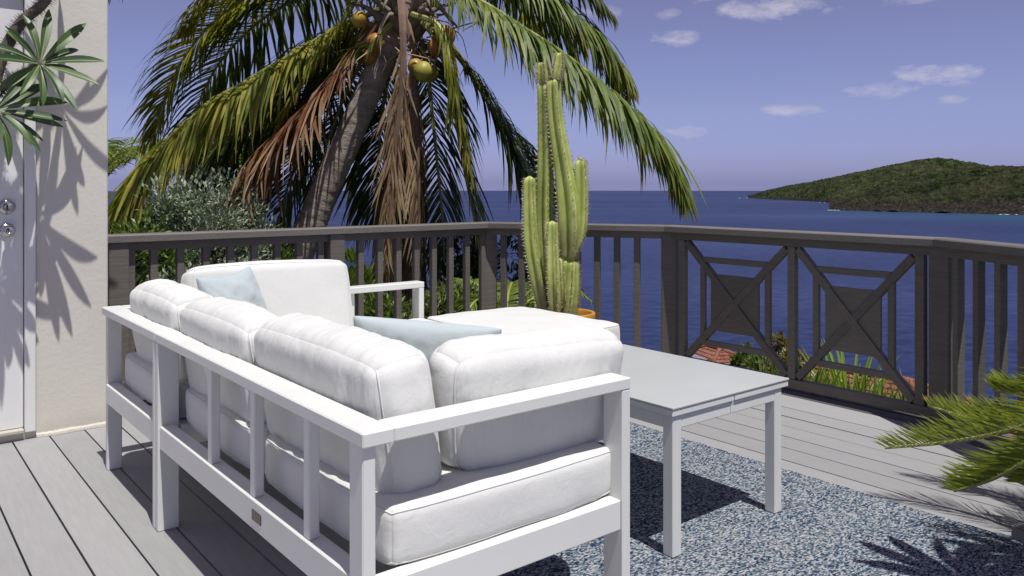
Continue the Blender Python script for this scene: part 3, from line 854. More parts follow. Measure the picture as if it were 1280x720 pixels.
# ------------------------------------------------------------------ coffee table
def build_table():
    t = thing('coffee_table', 'white metal outdoor coffee table with pale grey glass top standing on the rug', 'table', (2.35, 2.25, 0))
    x0, x1, y0, y1, zt = 2.028, 2.685, 1.700, 2.76, .495
    glass, nt, b = new_mat('pale_grey_glass')
    nt.links.new(ramp(nt, nz(nt, 3, 4), [(.3, (.45, .465, .44)), (.7, (.49, .50, .475))]), b.inputs['Base Color']); b.inputs['Roughness'].default_value = .22; b.inputs['Specular IOR Level'].default_value = .45
    xm = (x0+x1)/2
    for (a, b_) in ((x0, xm-.0003), (xm+.0003, x1)):
        mb = MB(); cbox(mb, (a, y0, zt-.007), (b_, y1, zt), .0015); obj('glass_panel', mb, glass, t)
        mb = MB(); cbox(mb, (a+.002, y0+.003, zt-.030), (b_-.002, y1-.003, zt-.0085), .002); obj('top_frame', mb, WHITE, t)
    lx0, lx1, ly0, ly1 = x0+.012, x1-.035, y0+.010, y1-.02
    lw = .043
    bars(t, 'apron', (lx0+lw, ly0+.001, zt-.075), (lx1-lw, ly0+.028, zt-.031)); bars(t, 'apron', (lx0+lw, ly1-.028, zt-.075), (lx1-lw, ly1-.001, zt-.031))
    bars(t, 'apron', (lx0+.001, ly0+lw, zt-.075), (lx0+.028, ly1-lw, zt-.031)); bars(t, 'apron', (lx1-.028, ly0+lw, zt-.075), (lx1-.001, ly1-lw, zt-.031))
    for (x, y) in ((lx0, ly0), (lx1-lw, ly0), (lx0, ly1-lw), (lx1-lw, ly1-lw)):
        bars(t, 'leg', (x, y, .009), (x+lw, y+lw, zt-.031))
    mb = MB(); cbox(mb, (xm-.014, ly0-.0015, zt-.070), (xm-.008, ly0+.0005, zt-.032), .0004); obj('seam_strip', mb, WHITE, t)
build_table()
# ------------------------------------------------------------------ plants
GREENFROND = m_frond('coconut_leaflets', (.10, .13, .025), (.22, .16, .05), [(.065, .105, .018), (.105, .155, .025), (.15, .195, .032), (.22, .25, .042)], .48, .34, .97)
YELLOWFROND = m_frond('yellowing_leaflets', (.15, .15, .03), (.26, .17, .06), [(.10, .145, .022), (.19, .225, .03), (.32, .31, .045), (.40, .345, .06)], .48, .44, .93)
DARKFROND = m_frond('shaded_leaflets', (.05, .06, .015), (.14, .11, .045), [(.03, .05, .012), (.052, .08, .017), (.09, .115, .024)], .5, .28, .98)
RUSTFROND = m_frond('rusty_dead_leaflets', (.13, .036, .012), (.46, .37, .26), [(.17, .06, .022), (.28, .14, .065), (.40, .27, .16), (.13, .048, .02)], .7, .25, .80, .8)
TANFROND = m_frond('tan_dead_leaflets', (.30, .20, .11), (.42, .32, .20), [(.22, .13, .06), (.37, .245, .13), (.52, .385, .24), (.13, .075, .04)], .7, .2, .7)
SAGOFROND = m_frond('cycad_leaflets', (.06, .085, .015), (.24, .20, .09), [(.10, .15, .022), (.18, .23, .034), (.31, .34, .06)], .33, .40, .98)
RACHIS_G = m_plain('green_midrib', (.26, .27, .07), .5, .15, 6)
RACHIS_D = m_plain('dry_midrib', (.17, .105, .07), .7, .2, 8)
RACHIS_R = m_plain('rusty_midrib', (.11, .038, .02), .7, .25, 8)

def frond(parent, path, L, mats, n=80, g=(.6, 1.6), ang=58, width=.036, seed=1, start=.14, rr=.03, tipk=.35, up=None, roll=0.0, segs=5, name='frond', label=None, sides=(1, -1), loss=.04, vfold=.25, stiff=False, jit=.2):
    """one palm leaf: arching midrib with two rows of narrow leaflets that bend down with gravity"""
    rnd = random.Random(seed); N = 60; pts = spline(path, N); mb = MB()
    leng = [0]
    for i in range(1, N): leng.append(leng[-1]+(pts[i]-pts[i-1]).length)
    tot = leng[-1]
    tube(mb, pts[::2]+[pts[-1]], [rr*(1-.9*(i/(N/2)))+.004 for i in range(len(pts[::2])+1)], 6, True, 1, None, (0, 0, .5, 1))
    upv = Vector(up) if up else Vector((0, 0, 1))
    for side in sides:
        for k in range(n):
            t = start+(1-start)*(k+rnd.uniform(-.3, .3))/n; t = min(.999, max(start*.9, t))
            if rnd.random() < loss: continue
            f = t*(N-1); i = min(int(f), N-2); p = pts[i].lerp(pts[i+1], f-i); T = (pts[i+1]-pts[max(i-1, 0)]).normalized()
            S = T.cross(upv)
            if S.length < .15: S = T.cross(Vector((0, 1, 0)))
            S = S.normalized()
            Nn = S.cross(T).normalized()
            if roll: S = Matrix.Rotation(roll, 3, T) @ S; Nn = S.cross(T).normalized()
            q = max(0.0, (t-start)/(1-start))
            prof = min(1, .45+2.6*q)*(1 if q < .55 else 1-(1-tipk)*((q-.55)/.45)**1.4)
            ln = L*prof*rnd.uniform(.86-jit*.5, 1.08)
            A = R(ang*(1-.55*q**1.8)+rnd.uniform(-7, 7))
            d = (S*side*math.sin(A)+T*math.cos(A)+Nn*(vfold+rnd.uniform(-.12, .12))).normalized()
            gg = g[0]+rnd.uniform(-.15, .15)*max(g[0], .2); g1 = g[1]*rnd.uniform(.8, 1.2)
            w0 = width*rnd.uniform(.8, 1.15)*(.55+.45*min(1, prof)); r3 = rnd.random()
            c = p.copy(); prev = d; vs = []; cols = []
            sway = Vector((rnd.uniform(-1, 1), rnd.uniform(-1, 1), 0))*jit
            for s in range(segs+1):
                u = s/segs
                dd = (d+(Vector((0, 0, -1))+sway)*(gg*.5+g1*u)*(.35+u)).normalized() if not stiff else (d+Vector((0, 0, -1))*(gg+g1*u)).normalized()
                wv = T-dd*T.dot(dd)
                if wv.length < .2: wv = Nn-dd*Nn.dot(dd)
                wv = wv.normalized()
                wd = w0*(.5+.9*u if u < .3 else (.77+.23*(1-(u-.3)/.25)) if False else 1.0)*(1 if u < .45 else max(.03, 1-((u-.45)/.55)**1.7))
                if s == 0: wd = w0*.45
                nn = dd.cross(wv)
                vs += [c+wv*wd/2+nn*wd*.18, c, c-wv*wd/2+nn*wd*.18] if False else [c+wv*wd/2, c-wv*wd/2]
                cols += [(u, q, r3, 1)]*2
                c = c+dd*ln/segs
            fs = [(2*s, 2*s+1, 2*s+3, 2*s+2) for s in range(segs)]
            mb.add(vs, fs, 0, cols)
    return obj(name, mb, mats, parent, False, label=label)

BARK = None
def bark_mat():
    m, nt, b = new_mat('ringed_palm_bark')
    g = nz(nt, 3.2, 6, .7, 'Object', (1, 1, 5)); f = nz(nt, 34, 5, .7)
    c = ramp(nt, g, [(.28, (.14, .115, .09)), (.5, (.30, .255, .205)), (.72, (.44, .39, .325))])
    c = mixc(nt, ramp(nt, f, [(.5, (0, 0, 0)), (.7, (.5, .5, .5))]), c, (.11, .09, .075))
    nt.links.new(c, b.inputs['Base Color']); b.inputs['Roughness'].default_value = .9; bump(nt, b, nmath(nt, 'ADD', f, g), .6, .02); return m
BARK = bark_mat()
def palm_trunk(parent, path, r0, r1, seed, rings=.075):
    random.seed(seed); pts = spline(path, 200); tot = sum((pts[i+1]-pts[i]).length for i in range(199)); m = 200
    rad = []; nr = int(tot/rings)
    for i in range(m):
        t = i/(m-1); ph = (t*nr) % 1
        rad.append((r0+(r1-r0)*t**.8)*(1+.045*(1-ph)**2-.01)+.004*noise.noise(Vector((t*90, seed, 0))))
    mb = MB(); tube(mb, pts, rad, 20, True, 0, lambda a, i: 1+.03*noise.noise(Vector((math.cos(a)*2, math.sin(a)*2, i*.11))))
    return obj('trunk', mb, BARK, parent, True)
def Pl(lst, Y): return [P(x[0], x[1], x[2] if len(x) > 2 else Y) for x in lst]

COCO = [m_plain('yellow_coconut_husk', (.40, .25, .035), .5, .3, 7, bumps=.1), m_plain('orange_coconut_husk', (.33, .155, .03), .5, .3, 7, bumps=.1), m_plain('green_gold_coconut_husk', (.34, .30, .05), .5, .3, 7, bumps=.1)]
def coconut(parent, c, r, k, tilt):
    mb = MB(); prof = [(0.001, -1.12), (.3, -1.05), (.62, -.82), (.86, -.45), (.98, -.05), (.95, .35), (.75, .75), (.42, 1.0), (.12, 1.08), (.001, 1.09)]
    n = 18; vs = []; Mx = Matrix.Rotation(tilt, 3, 'Y')
    for (pr, pz) in prof:
        for i in range(n):
            a = 2*math.pi*i/n; q = pr*(1+.05*math.cos(3*a))
            vs.append(Vector(c)+Mx @ Vector((q*r*math.cos(a), q*r*math.sin(a), pz*r)))
    fs = [(i*n+j, i*n+(j+1) % n, (i+1)*n+(j+1) % n, (i+1)*n+j) for i in range(len(prof)-1) for j in range(n)]
    mb.add(vs, fs); obj('coconut', mb, COCO[k], parent, True)

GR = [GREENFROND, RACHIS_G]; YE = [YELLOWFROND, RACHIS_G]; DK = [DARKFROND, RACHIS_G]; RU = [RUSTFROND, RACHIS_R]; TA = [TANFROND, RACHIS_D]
def build_palm():
    Y = 9.0; base = P(345, 420, Y); base.z = hill_z(-2.6, 9.0)-.2
    t = thing('coconut_palm', 'leaning coconut palm with yellow coconuts and drooping fronds beyond the railing', 'palm tree', base)
    palm_trunk(t, [base]+Pl([(345, 400), (366, 335), (388, 285), (405, 240), (428, 190), (450, 138), (472, 88), (492, 42), (503, 10), (508, -12)], Y), .182, .132, 4)
    # crown shaft of old leaf bases and fibre
    rnd = random.Random(8); mb = MB()
    for k in range(34):
        a = rnd.uniform(0, 6.28); o = P(505, 20, Y); h = rnd.uniform(-.35, .25)
        p0 = o+Vector((math.cos(a)*.13, math.sin(a)*.13, h)); p1 = p0+Vector((math.cos(a)*.22, math.sin(a)*.22, rnd.uniform(.1, .4))); p2 = p1+Vector((math.cos(a)*.25, math.sin(a)*.25, rnd.uniform(-.3, .12)))
        tube(mb, spline([p0, p1, p2], 8), [.055, .05, .045, .036, .03, .022, .016, .008], 6)
    obj('leaf_base', mb, m_plain('grey_brown_leaf_bases', (.20, .16, .12), .85, .3, 10, bumps=.4, bscale=30), t, True)
    mb = MB()
    for k in range(60):
        o = P(rnd.uniform(455, 560), rnd.uniform(15, 70), Y+rnd.uniform(-.4, .2)); q = o+Vector((rnd.uniform(-.3, .3), rnd.uniform(-.3, .3), rnd.uniform(-.3, .1))); r_ = q+Vector((rnd.uniform(-.2, .2), rnd.uniform(-.2, .2), rnd.uniform(-.35, .0)))
        tube(mb, spline([o, q, r_], 6), [.009, .008, .007, .006, .005, .003], 4)
    obj('flower_stalk', mb, m_plain('dry_flower_stalk', (.30, .21, .10), .8, .3, 10), t, False, 'stuff')
    for (u, v, dY, r, k, tl) in ((469, 54, -.35, .10, 1, .2), (529, 90, -.42, .105, 2, .1), (520, 84, -.3, .088, 0, -.3), (539, 92, -.2, .088, 2, .35), (449, 24, -.3, .085, 0, .3), (557, 45, -.25, .11, 0, -.1), (463, 70, -.1, .10, 1, .0), (545, 60, -.1, .1, 1, .2), (478, 40, .2, .10, 1, 0)):
        coconut(t, P(u, v, Y+dY), r, k, tl)
    S = iter(range(100, 200))
    F = lambda path, L, mats, Yd=0, **k: frond(t, Pl(path, Y+Yd), L, mats, seed=next(S), **k)
    # right, the long green one sweeping over the sea
    F([(510, 0, 9.0), (545, -22, 8.8), (600, 2, 8.6), (650, 33, 8.5), (705, 68, 8.4), (760, 112, 8.3), (805, 155, 8.3), (830, 190, 8.3), (843, 222, 8.3)], 1.12, GR, n=170, g=(1.5, 2.4), width=.036, ang=60, rr=.036, start=.1, tipk=.45)
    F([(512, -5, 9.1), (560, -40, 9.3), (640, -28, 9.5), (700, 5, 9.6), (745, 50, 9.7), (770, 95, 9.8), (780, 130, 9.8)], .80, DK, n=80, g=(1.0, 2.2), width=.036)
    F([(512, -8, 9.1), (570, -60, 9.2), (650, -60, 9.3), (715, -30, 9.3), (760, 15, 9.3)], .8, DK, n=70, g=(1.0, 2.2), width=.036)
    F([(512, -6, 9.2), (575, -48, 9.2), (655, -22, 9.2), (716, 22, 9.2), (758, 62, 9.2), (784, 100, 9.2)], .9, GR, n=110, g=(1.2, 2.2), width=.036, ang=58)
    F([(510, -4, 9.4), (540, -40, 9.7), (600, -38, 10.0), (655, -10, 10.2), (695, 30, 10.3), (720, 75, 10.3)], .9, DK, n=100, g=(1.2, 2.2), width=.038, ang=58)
    # left, the big yellow-green one
    F([(500, 2, 9.2), (455, 20, 9.4), (400, 48, 9.3), (335, 86, 9.1), (270, 125, 8.9), (215, 170, 8.7), (172, 222, 8.5), (146, 275, 8.4), (138, 320, 8.4)], 1.25, YE, n=165, g=(1.5, 2.5), width=.044, ang=62, rr=.036, start=.12, tipk=.55)
    # upper left
    F([(500, -2, 9.2), (440, -35, 9.5), (370, -30, 9.8), (310, -5, 9.9), (262, 32, 9.9), (226, 78, 9.9), (204, 128, 9.9), (193, 170, 9.9)], 1.05, YE, n=150, g=(.3, 1.2), width=.040, ang=64, start=.1)
    F([(500, -2, 9.4), (440, -20, 9.9), (380, -5, 10.3), (320, 30, 10.6), (270, 85, 10.8), (240, 150, 10.9), (228, 205, 11)], 1.3, DK, n=150, g=(.9, 1.9), width=.044, ang=64)
    F([(500, -6, 9.3), (450, -60, 9.6), (390, -70, 9.7), (320, -50, 9.7), (265, -10, 9.6), (235, 30, 9.6)], .9, YE, n=80, g=(1.0, 2.0), width=.04)
    F([(505, -8, 9.2), (470, -75, 9.6), (430, -90, 9.8), (395, -60, 9.9), (370, -15, 9.9)], .75, GR, n=70, g=(1.2, 2.2), width=.036)
    F([(500, 5, 9.6), (430, 60, 9.9), (350, 128, 10.0), (285, 188, 10.0), (238, 250, 10.0), (212, 310, 10.0)], 1.35, DK, n=140, g=(1.2, 2.2), width=.044, ang=62)
    F([(500, 0, 9.5), (440, 30, 9.9), (370, 75, 10.2), (310, 130, 10.3), (262, 200, 10.4), (235, 270, 10.4)], 1.3, GR, n=130, g=(1.2, 2.2), width=.044, ang=62)
    # bright foreshortened midrib pointing down left
    F([(500, 0, 9.1), (462, -20, 9.05), (430, 25, 9.0), (400, 70, 8.95), (374, 112, 8.9), (352, 150, 8.9)], 0.5, YE, n=90, g=(.5, 1.3), width=.028, ang=44)
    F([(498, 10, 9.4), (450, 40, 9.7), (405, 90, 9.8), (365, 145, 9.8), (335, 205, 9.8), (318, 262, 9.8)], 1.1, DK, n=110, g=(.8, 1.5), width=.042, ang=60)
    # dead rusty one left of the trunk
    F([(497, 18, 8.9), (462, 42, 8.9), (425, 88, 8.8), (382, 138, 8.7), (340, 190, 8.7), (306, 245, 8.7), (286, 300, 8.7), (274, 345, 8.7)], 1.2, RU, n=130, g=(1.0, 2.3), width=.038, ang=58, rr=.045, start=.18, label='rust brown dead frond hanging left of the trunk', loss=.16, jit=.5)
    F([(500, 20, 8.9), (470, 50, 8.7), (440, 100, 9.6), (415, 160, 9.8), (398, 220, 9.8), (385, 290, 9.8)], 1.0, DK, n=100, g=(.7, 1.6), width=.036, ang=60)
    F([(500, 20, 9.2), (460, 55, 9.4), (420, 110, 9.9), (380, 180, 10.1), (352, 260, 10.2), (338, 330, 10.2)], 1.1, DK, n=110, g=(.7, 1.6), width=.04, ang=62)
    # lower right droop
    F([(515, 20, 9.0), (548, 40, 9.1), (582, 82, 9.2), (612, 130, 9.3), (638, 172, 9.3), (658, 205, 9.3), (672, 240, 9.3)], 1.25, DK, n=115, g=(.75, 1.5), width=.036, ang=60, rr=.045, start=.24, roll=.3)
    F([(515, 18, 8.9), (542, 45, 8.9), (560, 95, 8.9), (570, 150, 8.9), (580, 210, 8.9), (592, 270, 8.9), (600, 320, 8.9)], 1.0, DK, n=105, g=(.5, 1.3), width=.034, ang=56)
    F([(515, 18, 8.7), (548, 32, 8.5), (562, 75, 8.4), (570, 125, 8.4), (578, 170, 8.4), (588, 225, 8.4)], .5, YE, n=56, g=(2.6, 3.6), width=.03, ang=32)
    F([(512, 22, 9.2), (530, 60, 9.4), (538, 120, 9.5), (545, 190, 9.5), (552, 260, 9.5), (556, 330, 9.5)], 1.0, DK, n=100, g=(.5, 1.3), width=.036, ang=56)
    # tan dead ones hanging straight down
    F([(500, -12, 8.6), (503, 30, 8.35), (504, 80, 8.3), (500, 130, 8.3), (494, 190, 8.3), (488, 260, 8.3), (484, 330, 8.3)], .82, TA, n=80, g=(2.6, 3.8), width=.032, ang=26, rr=.045, start=.25, label='tan dead frond hanging straight down beside the trunk', loss=.1, jit=.35)
    F([(505, 10, 8.9), (516, 60, 8.8), (520, 120, 8.8), (522, 190, 8.8), (524, 260, 8.8), (522, 330, 8.8)], .7, TA, n=70, g=(2.6, 3.8), width=.03, ang=24, rr=.04, start=.25, loss=.1)
    F([(498, 10, 8.7), (490, 70, 9.7), (478, 140, 9.9), (472, 210, 9.9), (468, 280, 9.9)], 1.0, DK, n=100, g=(.7, 1.5), width=.032, ang=54, start=.25)
    # upright and backward fronds, mostly above the frame
    top = P(506, -8, Y)
    for k in range(9):
        a = 2*math.pi*k/9+.4
        if math.sin(a) < -.25: continue
        e = rnd.uniform(.55, 1.1); ln = rnd.uniform(2.9, 3.7)
        d = Vector((math.cos(a), math.sin(a), 0))
        path = [top, top+d*ln*.28+Vector((0, 0, ln*.30*e)), top+d*ln*.62+Vector((0, 0, ln*.42*e)), top+d*ln*.92+Vector((0, 0, ln*.26*e)), top+d*ln*1.08+Vector((0, 0, -ln*.02))]
        frond(t, path, .85, GR if k % 2 else YE, n=74, g=(.5, 1.8), seed=next(S), width=.042)
    # second palm: an upright trunk wrapped in dead leaves behind
    b2 = P(498, 430, 10.2); b2.z = hill_z(-1.4, 10.2)-.2
    t2 = thing('shaggy_palm', 'upright palm trunk wrapped in hanging tan dead fronds beyond the railing', 'palm tree', b2)
    palm_trunk(t2, [b2]+Pl([(500, 400), (503, 330), (508, 260), (512, 200), (515, 150)], 10.2), .17, .14, 6)
    for k, (u, du, Yk, L) in enumerate(((476, -14, 9.9, .55), (487, -6, 9.7, .6), (497, 0, 9.6, .6), (507, 4, 9.65, .6), (517, 10, 9.75, .6), (526, 12, 9.95, .5))):
        frond(t2, Pl([(512, 150, 10.1), ((512+u)/2, 175, Yk), (u, 230, Yk), (u+du*.3, 300, Yk), (u+du*.5, 365, Yk), (u+du*.6, 425, Yk)], 0), L, TA, n=70, g=(3.0, 4.2), width=.028, ang=22, seed=300+k, start=.1, loss=.12, rr=.03)
build_palm()

# ------------------------------------------------------------------ shrubs and hillside planting
def leaf_quad(rnd, c, d, up, ln, wd, cup=.2):
    s = d.cross(up)
    if s.length < .05: s = d.cross(Vector((1, 0, 0)))
    s.normalize(); n = s.cross(d)
    return [c, c+d*ln*.45+s*wd/2+n*cup*wd, c+d*ln, c+d*ln*.45-s*wd/2+n*cup*wd]
def shrub(name, label, center, rad, n, ln, wd, mat, seed, cat='shrub', group=None, ground=None, clumps=26, stems=5, stemmat=None, up=.35):
    rnd = random.Random(seed); c = Vector(center); gz = ground if ground is not None else c.z-rad[2]-.4
    t = thing(name, label, cat, (c.x, c.y, gz), 0, group)
    cl = []
    for k in range(clumps):
        while True:
            v = Vector((rnd.uniform(-1, 1), rnd.uniform(-1, 1), rnd.uniform(-1, 1)))
            if .25 < v.length < 1: break
        v = v*(.9 if v.length > .55 else 1.3)
        cl.append((c+Vector((v.x*rad[0], v.y*rad[1], v.z*rad[2])), rnd.uniform(.2, .42)*min(rad)*1.25))
    mb = MB()
    for i in range(n):
        cc, r = cl[rnd.randrange(clumps)]
        v = Vector((rnd.gauss(0, 1), rnd.gauss(0, 1), rnd.gauss(0, 1))).normalized()
        p = cc+v*r*rnd.uniform(.45, 1.0)
        d = (v+Vector((rnd.uniform(-.8, .8), rnd.uniform(-.8, .8), rnd.uniform(-.3, .9)*1.0+up))).normalized()
        l = ln*rnd.uniform(.7, 1.25)
        mb.add(leaf_quad(rnd, p, d, Vector((rnd.uniform(-.6, .6), rnd.uniform(-.6, .6), 1)), l, wd*l/ln), [(0, 1, 2, 3)])
    obj('foliage', mb, mat, t)
    for k in range(stems):
        cc, r = cl[k]; mb = MB(); b0 = Vector((c.x+rnd.uniform(-.1, .1), c.y+rnd.uniform(-.1, .1), gz))
        tube(mb, spline([b0, (b0+cc)/2+Vector((rnd.uniform(-.2, .2), rnd.uniform(-.2, .2), .1)), cc], 10), [.035-.0026*i for i in range(10)], 6)
        obj('stem', mb, stemmat or STEM, t)
    return t
STEM = m_plain('woody_stem', (.11, .085, .06), .9, .3, 20, bumps=.4)
SILVER = m_leaf('silver_leaves', [(.12, .155, .10), (.22, .27, .19), (.37, .41, .33), (.16, .20, .13)], .6, .12)
DKGREEN = m_leaf('dark_green_leaves', [(.02, .036, .012), (.045, .07, .018), (.075, .105, .025)], .35, .25)
MIDGREEN = m_leaf('mid_green_leaves', [(.05, .085, .016), (.09, .14, .025), (.14, .185, .04)], .4, .3)
LIME = m_leaf('lime_leaves', [(.09, .14, .02), (.16, .22, .035), (.22, .28, .05)], .42, .35)
CROTON = m_leaf('orange_yellow_leaves', [(.16, .14, .03), (.20, .12, .035), (.12, .13, .03), (.23, .19, .07)], .42, .3)
OLIVE = m_leaf('olive_leaves', [(.07, .09, .025), (.13, .15, .045), (.18, .19, .08)], .5, .25)

shrub('silver_shrub', 'silvery grey green shrub behind the left end of the railing', P(262, 312, 8.2), (.66, .6, .78), 12000, .055, .028, SILVER, 1, clumps=64, stems=8)
shrub('silver_shrub', 'low silvery shrub filling the gaps between the left balusters', P(250, 420, 7.3), (.75, .45, .62), 6500, .06, .03, SILVER, 11, clumps=50, stems=6)
shrub('green_hedge', 'dark glossy hedge beside the corner of the house wall', P(158, 400, 6.3), (.30, .4, .62), 2600, .085, .045, DKGREEN, 2, clumps=30)
shrub('green_hedge', 'leafy green hedge under the yellow green palm frond', P(182, 330, 7.4), (.35, .4, .42), 2200, .08, .035, MIDGREEN, 12, clumps=24)
shrub('green_shrub', 'lime green upright bush right of the leaning trunk', P(441, 372, 8.0), (.16, .2, .45), 1500, .12, .018, LIME, 3, clumps=16, up=1.6)
shrub('green_shrub', 'dense green bush low behind the sofa arm frame', P(470, 420, 7.6), (.42, .4, .40), 3200, .07, .03, MIDGREEN, 4, clumps=30)
shrub('green_shrub', 'olive bush low behind the railing left of the corner post', P(560, 405, 7.9), (.45, .4, .38), 3200, .07, .03, OLIVE, 5, clumps=30)
shrub('dark_pine', 'dark feathery shrub behind the railing corner post', P(585, 345, 9.6), (.36, .4, .70), 3000, .11, .03, DKGREEN, 6, clumps=34)
shrub('dark_pine', 'dark feathery shrub between the corner post and the cactus', P(655, 345, 10.4), (.30, .4, .62), 2600, .11, .03, DKGREEN, 16, clumps=30)
shrub('green_shrub', 'dark leafy bush with a pale trunk seen under the left cross panel', P(928, 458, 8.6), (.13, .2, .22), 900, .06, .03, MIDGREEN, 7, clumps=16)
shrub('green_shrub', 'small pale green bush beside the left cross panel foot', P(952, 466, 7.8), (.12, .2, .14), 700, .055, .03, OLIVE, 17, clumps=14)
shrub('croton_shrub', 'orange and yellow leaved bush behind the middle stile', P(970, 440, 9.4), (.13, .2, .26), 800, .06, .03, CROTON, 8, clumps=16)
shrub('croton_shrub', 'olive yellow bush just right of the middle stile', P(993, 456, 9.0), (.13, .2, .16), 700, .055, .03, CROTON, 18, clumps=14)
shrub('green_shrub', 'yellow green bush in front of the small hipped roof', P(872, 456, 14), (.28, .3, .16), 700, .07, .03, LIME, 9, clumps=14)
shrub('green_hedge', 'broad green bush behind the silvery shrub', P(205, 318, 9.2), (.62, .4, .62), 4200, .085, .036, MIDGREEN, 29, clumps=40)
shrub('green_hedge', 'leafy bush under the rusty dead frond', P(352, 350, 8.8), (.5, .4, .5), 2200, .08, .04, MIDGREEN, 19, clumps=24)
# short palm with lime fronds behind the corner
def small_palm(name, label, base, n, ln, L, mats, seed, elev=(.6, 1.1), az=None, **k):
    rnd = random.Random(seed); t = thing(name, label, 'palm', base)
    for i in range(n):
        a = (2*math.pi*i/n+rnd.uniform(-.2, .2)) if az is None else az[i % len(az)]+rnd.uniform(-.2, .2)
        d = Vector((math.cos(a), math.sin(a), 0)); e = rnd.uniform(*elev); l = ln*rnd.uniform(.85, 1.1); b = Vector(base)
        frond(t, [b, b+d*l*.3+Vector((0, 0, l*.42*e)), b+d*l*.68+Vector((0, 0, l*.55*e)), b+d*l+Vector((0, 0, l*.36*e))], L, mats, n=40, g=(.3, 1.0), seed=seed*10+i, width=.03, rr=.015, **k)
    mb = MB(); g = Vector(base); tube(mb, [g-Vector((0, 0, 1.6)), g], [.09, .06], 8); obj('trunk', mb, STEM, t)
    return t
LIMEFR = m_frond('lime_palm_leaflets', (.16, .2, .03), (.2, .2, .05), [(.08, .13, .02), (.13, .19, .03), (.18, .24, .045)], .4, .35, 1.1)
small_palm('young_palm', 'young lime green palm behind the railing beside the cactus', P(630, 412, 8.0), 11, .8, .28, [LIMEFR, RACHIS_G], 41)
small_palm('young_palm', 'distant dark green palm behind the big left frond', P(300, 235, 13.5), 11, 1.7, .6, GR, 42)
small_palm('young_palm', 'green palm peeking out beside the top of the house wall edge', P(120, 235, 13.0), 11, 1.5, .55, GR, 43)

def strap_leaf_mesh(ln, wd, bend, mat, name='leaf', segs=7):
    mb = MB(); vs = []; p = Vector((0, 0, 0)); a = R(82)
    for s in range(segs+1):
        u = s/segs; w = wd*(.55+.9*u if u < .4 else .91*(1-((u-.4)/.6)**2)+.01)
        d = Vector((math.cos(a), 0, math.sin(a)))
        vs += [p+Vector((0, w/2, 0))+Vector((-math.sin(a), 0, math.cos(a)))*w*.25, p, p+Vector((0, -w/2, 0))+Vector((-math.sin(a), 0, math.cos(a)))*w*.25]
        p = p+d*ln/segs; a -= bend/segs
    fs = []
    for s in range(segs): o = 3*s; fs += [(o, o+1, o+4, o+3), (o+1, o+2, o+5, o+4)]
    mb.add(vs, fs); return mesh(name, mb, mat)
STRAP = m_leaf('bright_strap_leaves', [(.14, .22, .025), (.20, .28, .035), (.27, .34, .06)], .4, .4)
def strap_plant(name, label, base, n, ln, wd, seed, mat, spread=(.1, .9)):
    rnd = random.Random(seed); t = thing(name, label, 'plant', base)
    ms = [strap_leaf_mesh(ln, wd, b, mat) for b in (.1, .35, .7)]
    for i in range(n):
        o = link('leaf', ms[i % 3], t, (rnd.uniform(-.03, .03), rnd.uniform(-.03, .03), 0), (0, rnd.uniform(*spread), rnd.uniform(0, 6.283)))
        s = rnd.uniform(.6, 1.05); o.scale = (s, s, s)
strap_plant('strap_leaf_plant', 'bright green plant with upright strap leaves behind the right cross panel', P(1062, 560, 6.0), 90, .86, .036, 5, STRAP, (.0, .55))
strap_plant('strap_leaf_plant', 'thin strap leaved plant right of the bright green clump', P(1090, 560, 5.9), 26, .62, .028, 6, STRAP, (.1, .7))
def edge_grass():
    rnd = random.Random(9); mb = MB()
    for i in range(900):
        a = rnd.uniform(1.75, 3.1); p = Vector((rnd.uniform(4.40, 4.7), a, rnd.uniform(-.34, -.14)))
        d = Vector((rnd.uniform(-.5, .5), rnd.uniform(-.5, .5), 1)).normalized(); l = rnd.uniform(.15, .36)
        mb.add(leaf_quad(rnd, p, d, Vector((rnd.uniform(-1, 1), rnd.uniform(-1, 1), .2)), l, .022), [(0, 1, 2, 3)])
    o = obj('edge_grass', mb, LIME, None); o['kind'] = 'stuff'; o['label'] = 'leafy ground cover along the outer deck edge'
edge_grass()
def slope_scrub():
    """scrub covering the slope below the deck, one mass"""
    rnd = random.Random(14); mb = MB()
    for i in range(900):
        Y = rnd.uniform(7, 60); X = rnd.uniform(-.75, .8)*Y; z = hill_z(X, Y); c = W(X, Y, z+.3); r = rnd.uniform(.4, .9)
        for k in range(36):
            v = Vector((rnd.gauss(0, 1), rnd.gauss(0, 1), abs(rnd.gauss(0, .8)))).normalized(); s = .22
            mb.add(leaf_quad(rnd, c+v*r*rnd.uniform(.6, 1), (v+Vector((rnd.uniform(-.6, .6), rnd.uniform(-.6, .6), .3))).normalized(), Vector((0, 0, 1)), s, s*.6), [(0, 1, 2, 3)])
    o = obj('slope_scrub', mb, MIDGREEN, None); o['kind'] = 'stuff'; o['label'] = 'low green scrub covering the slope below the deck'
slope_scrub()

# ------------------------------------------------------------------ two houses below with terracotta roofs
def roof_mat():
    m, nt, b = new_mat('terracotta_tiles')
    tc = nt.nodes.new('ShaderNodeTexCoord')
    v = nt.nodes.new('ShaderNodeTexVoronoi'); v.inputs['Scale'].default_value = 7; nt.links.new(tc.outputs['Object'], v.inputs[0])
    s = nt.nodes.new('ShaderNodeSeparateColor'); nt.links.new(v.outputs['Color'], s.inputs[0])
    c = ramp(nt, s.outputs[0], [(.0, (.14, .048, .028)), (.5, (.20, .070, .042)), (1, (.25, .10, .064))])
    c = mixc(nt, ramp(nt, nz(nt, 1.2, 5), [(.5, (0, 0, 0)), (.75, (.5, .5, .5))]), c, (.22, .11, .075))
    nt.links.new(c, b.inputs['Base Color']); b.inputs['Roughness'].default_value = .9; return m
TERRA = roof_mat(); HWALL = m_plain('cream_house_wall', (.55, .50, .40), .9, .08, 2)
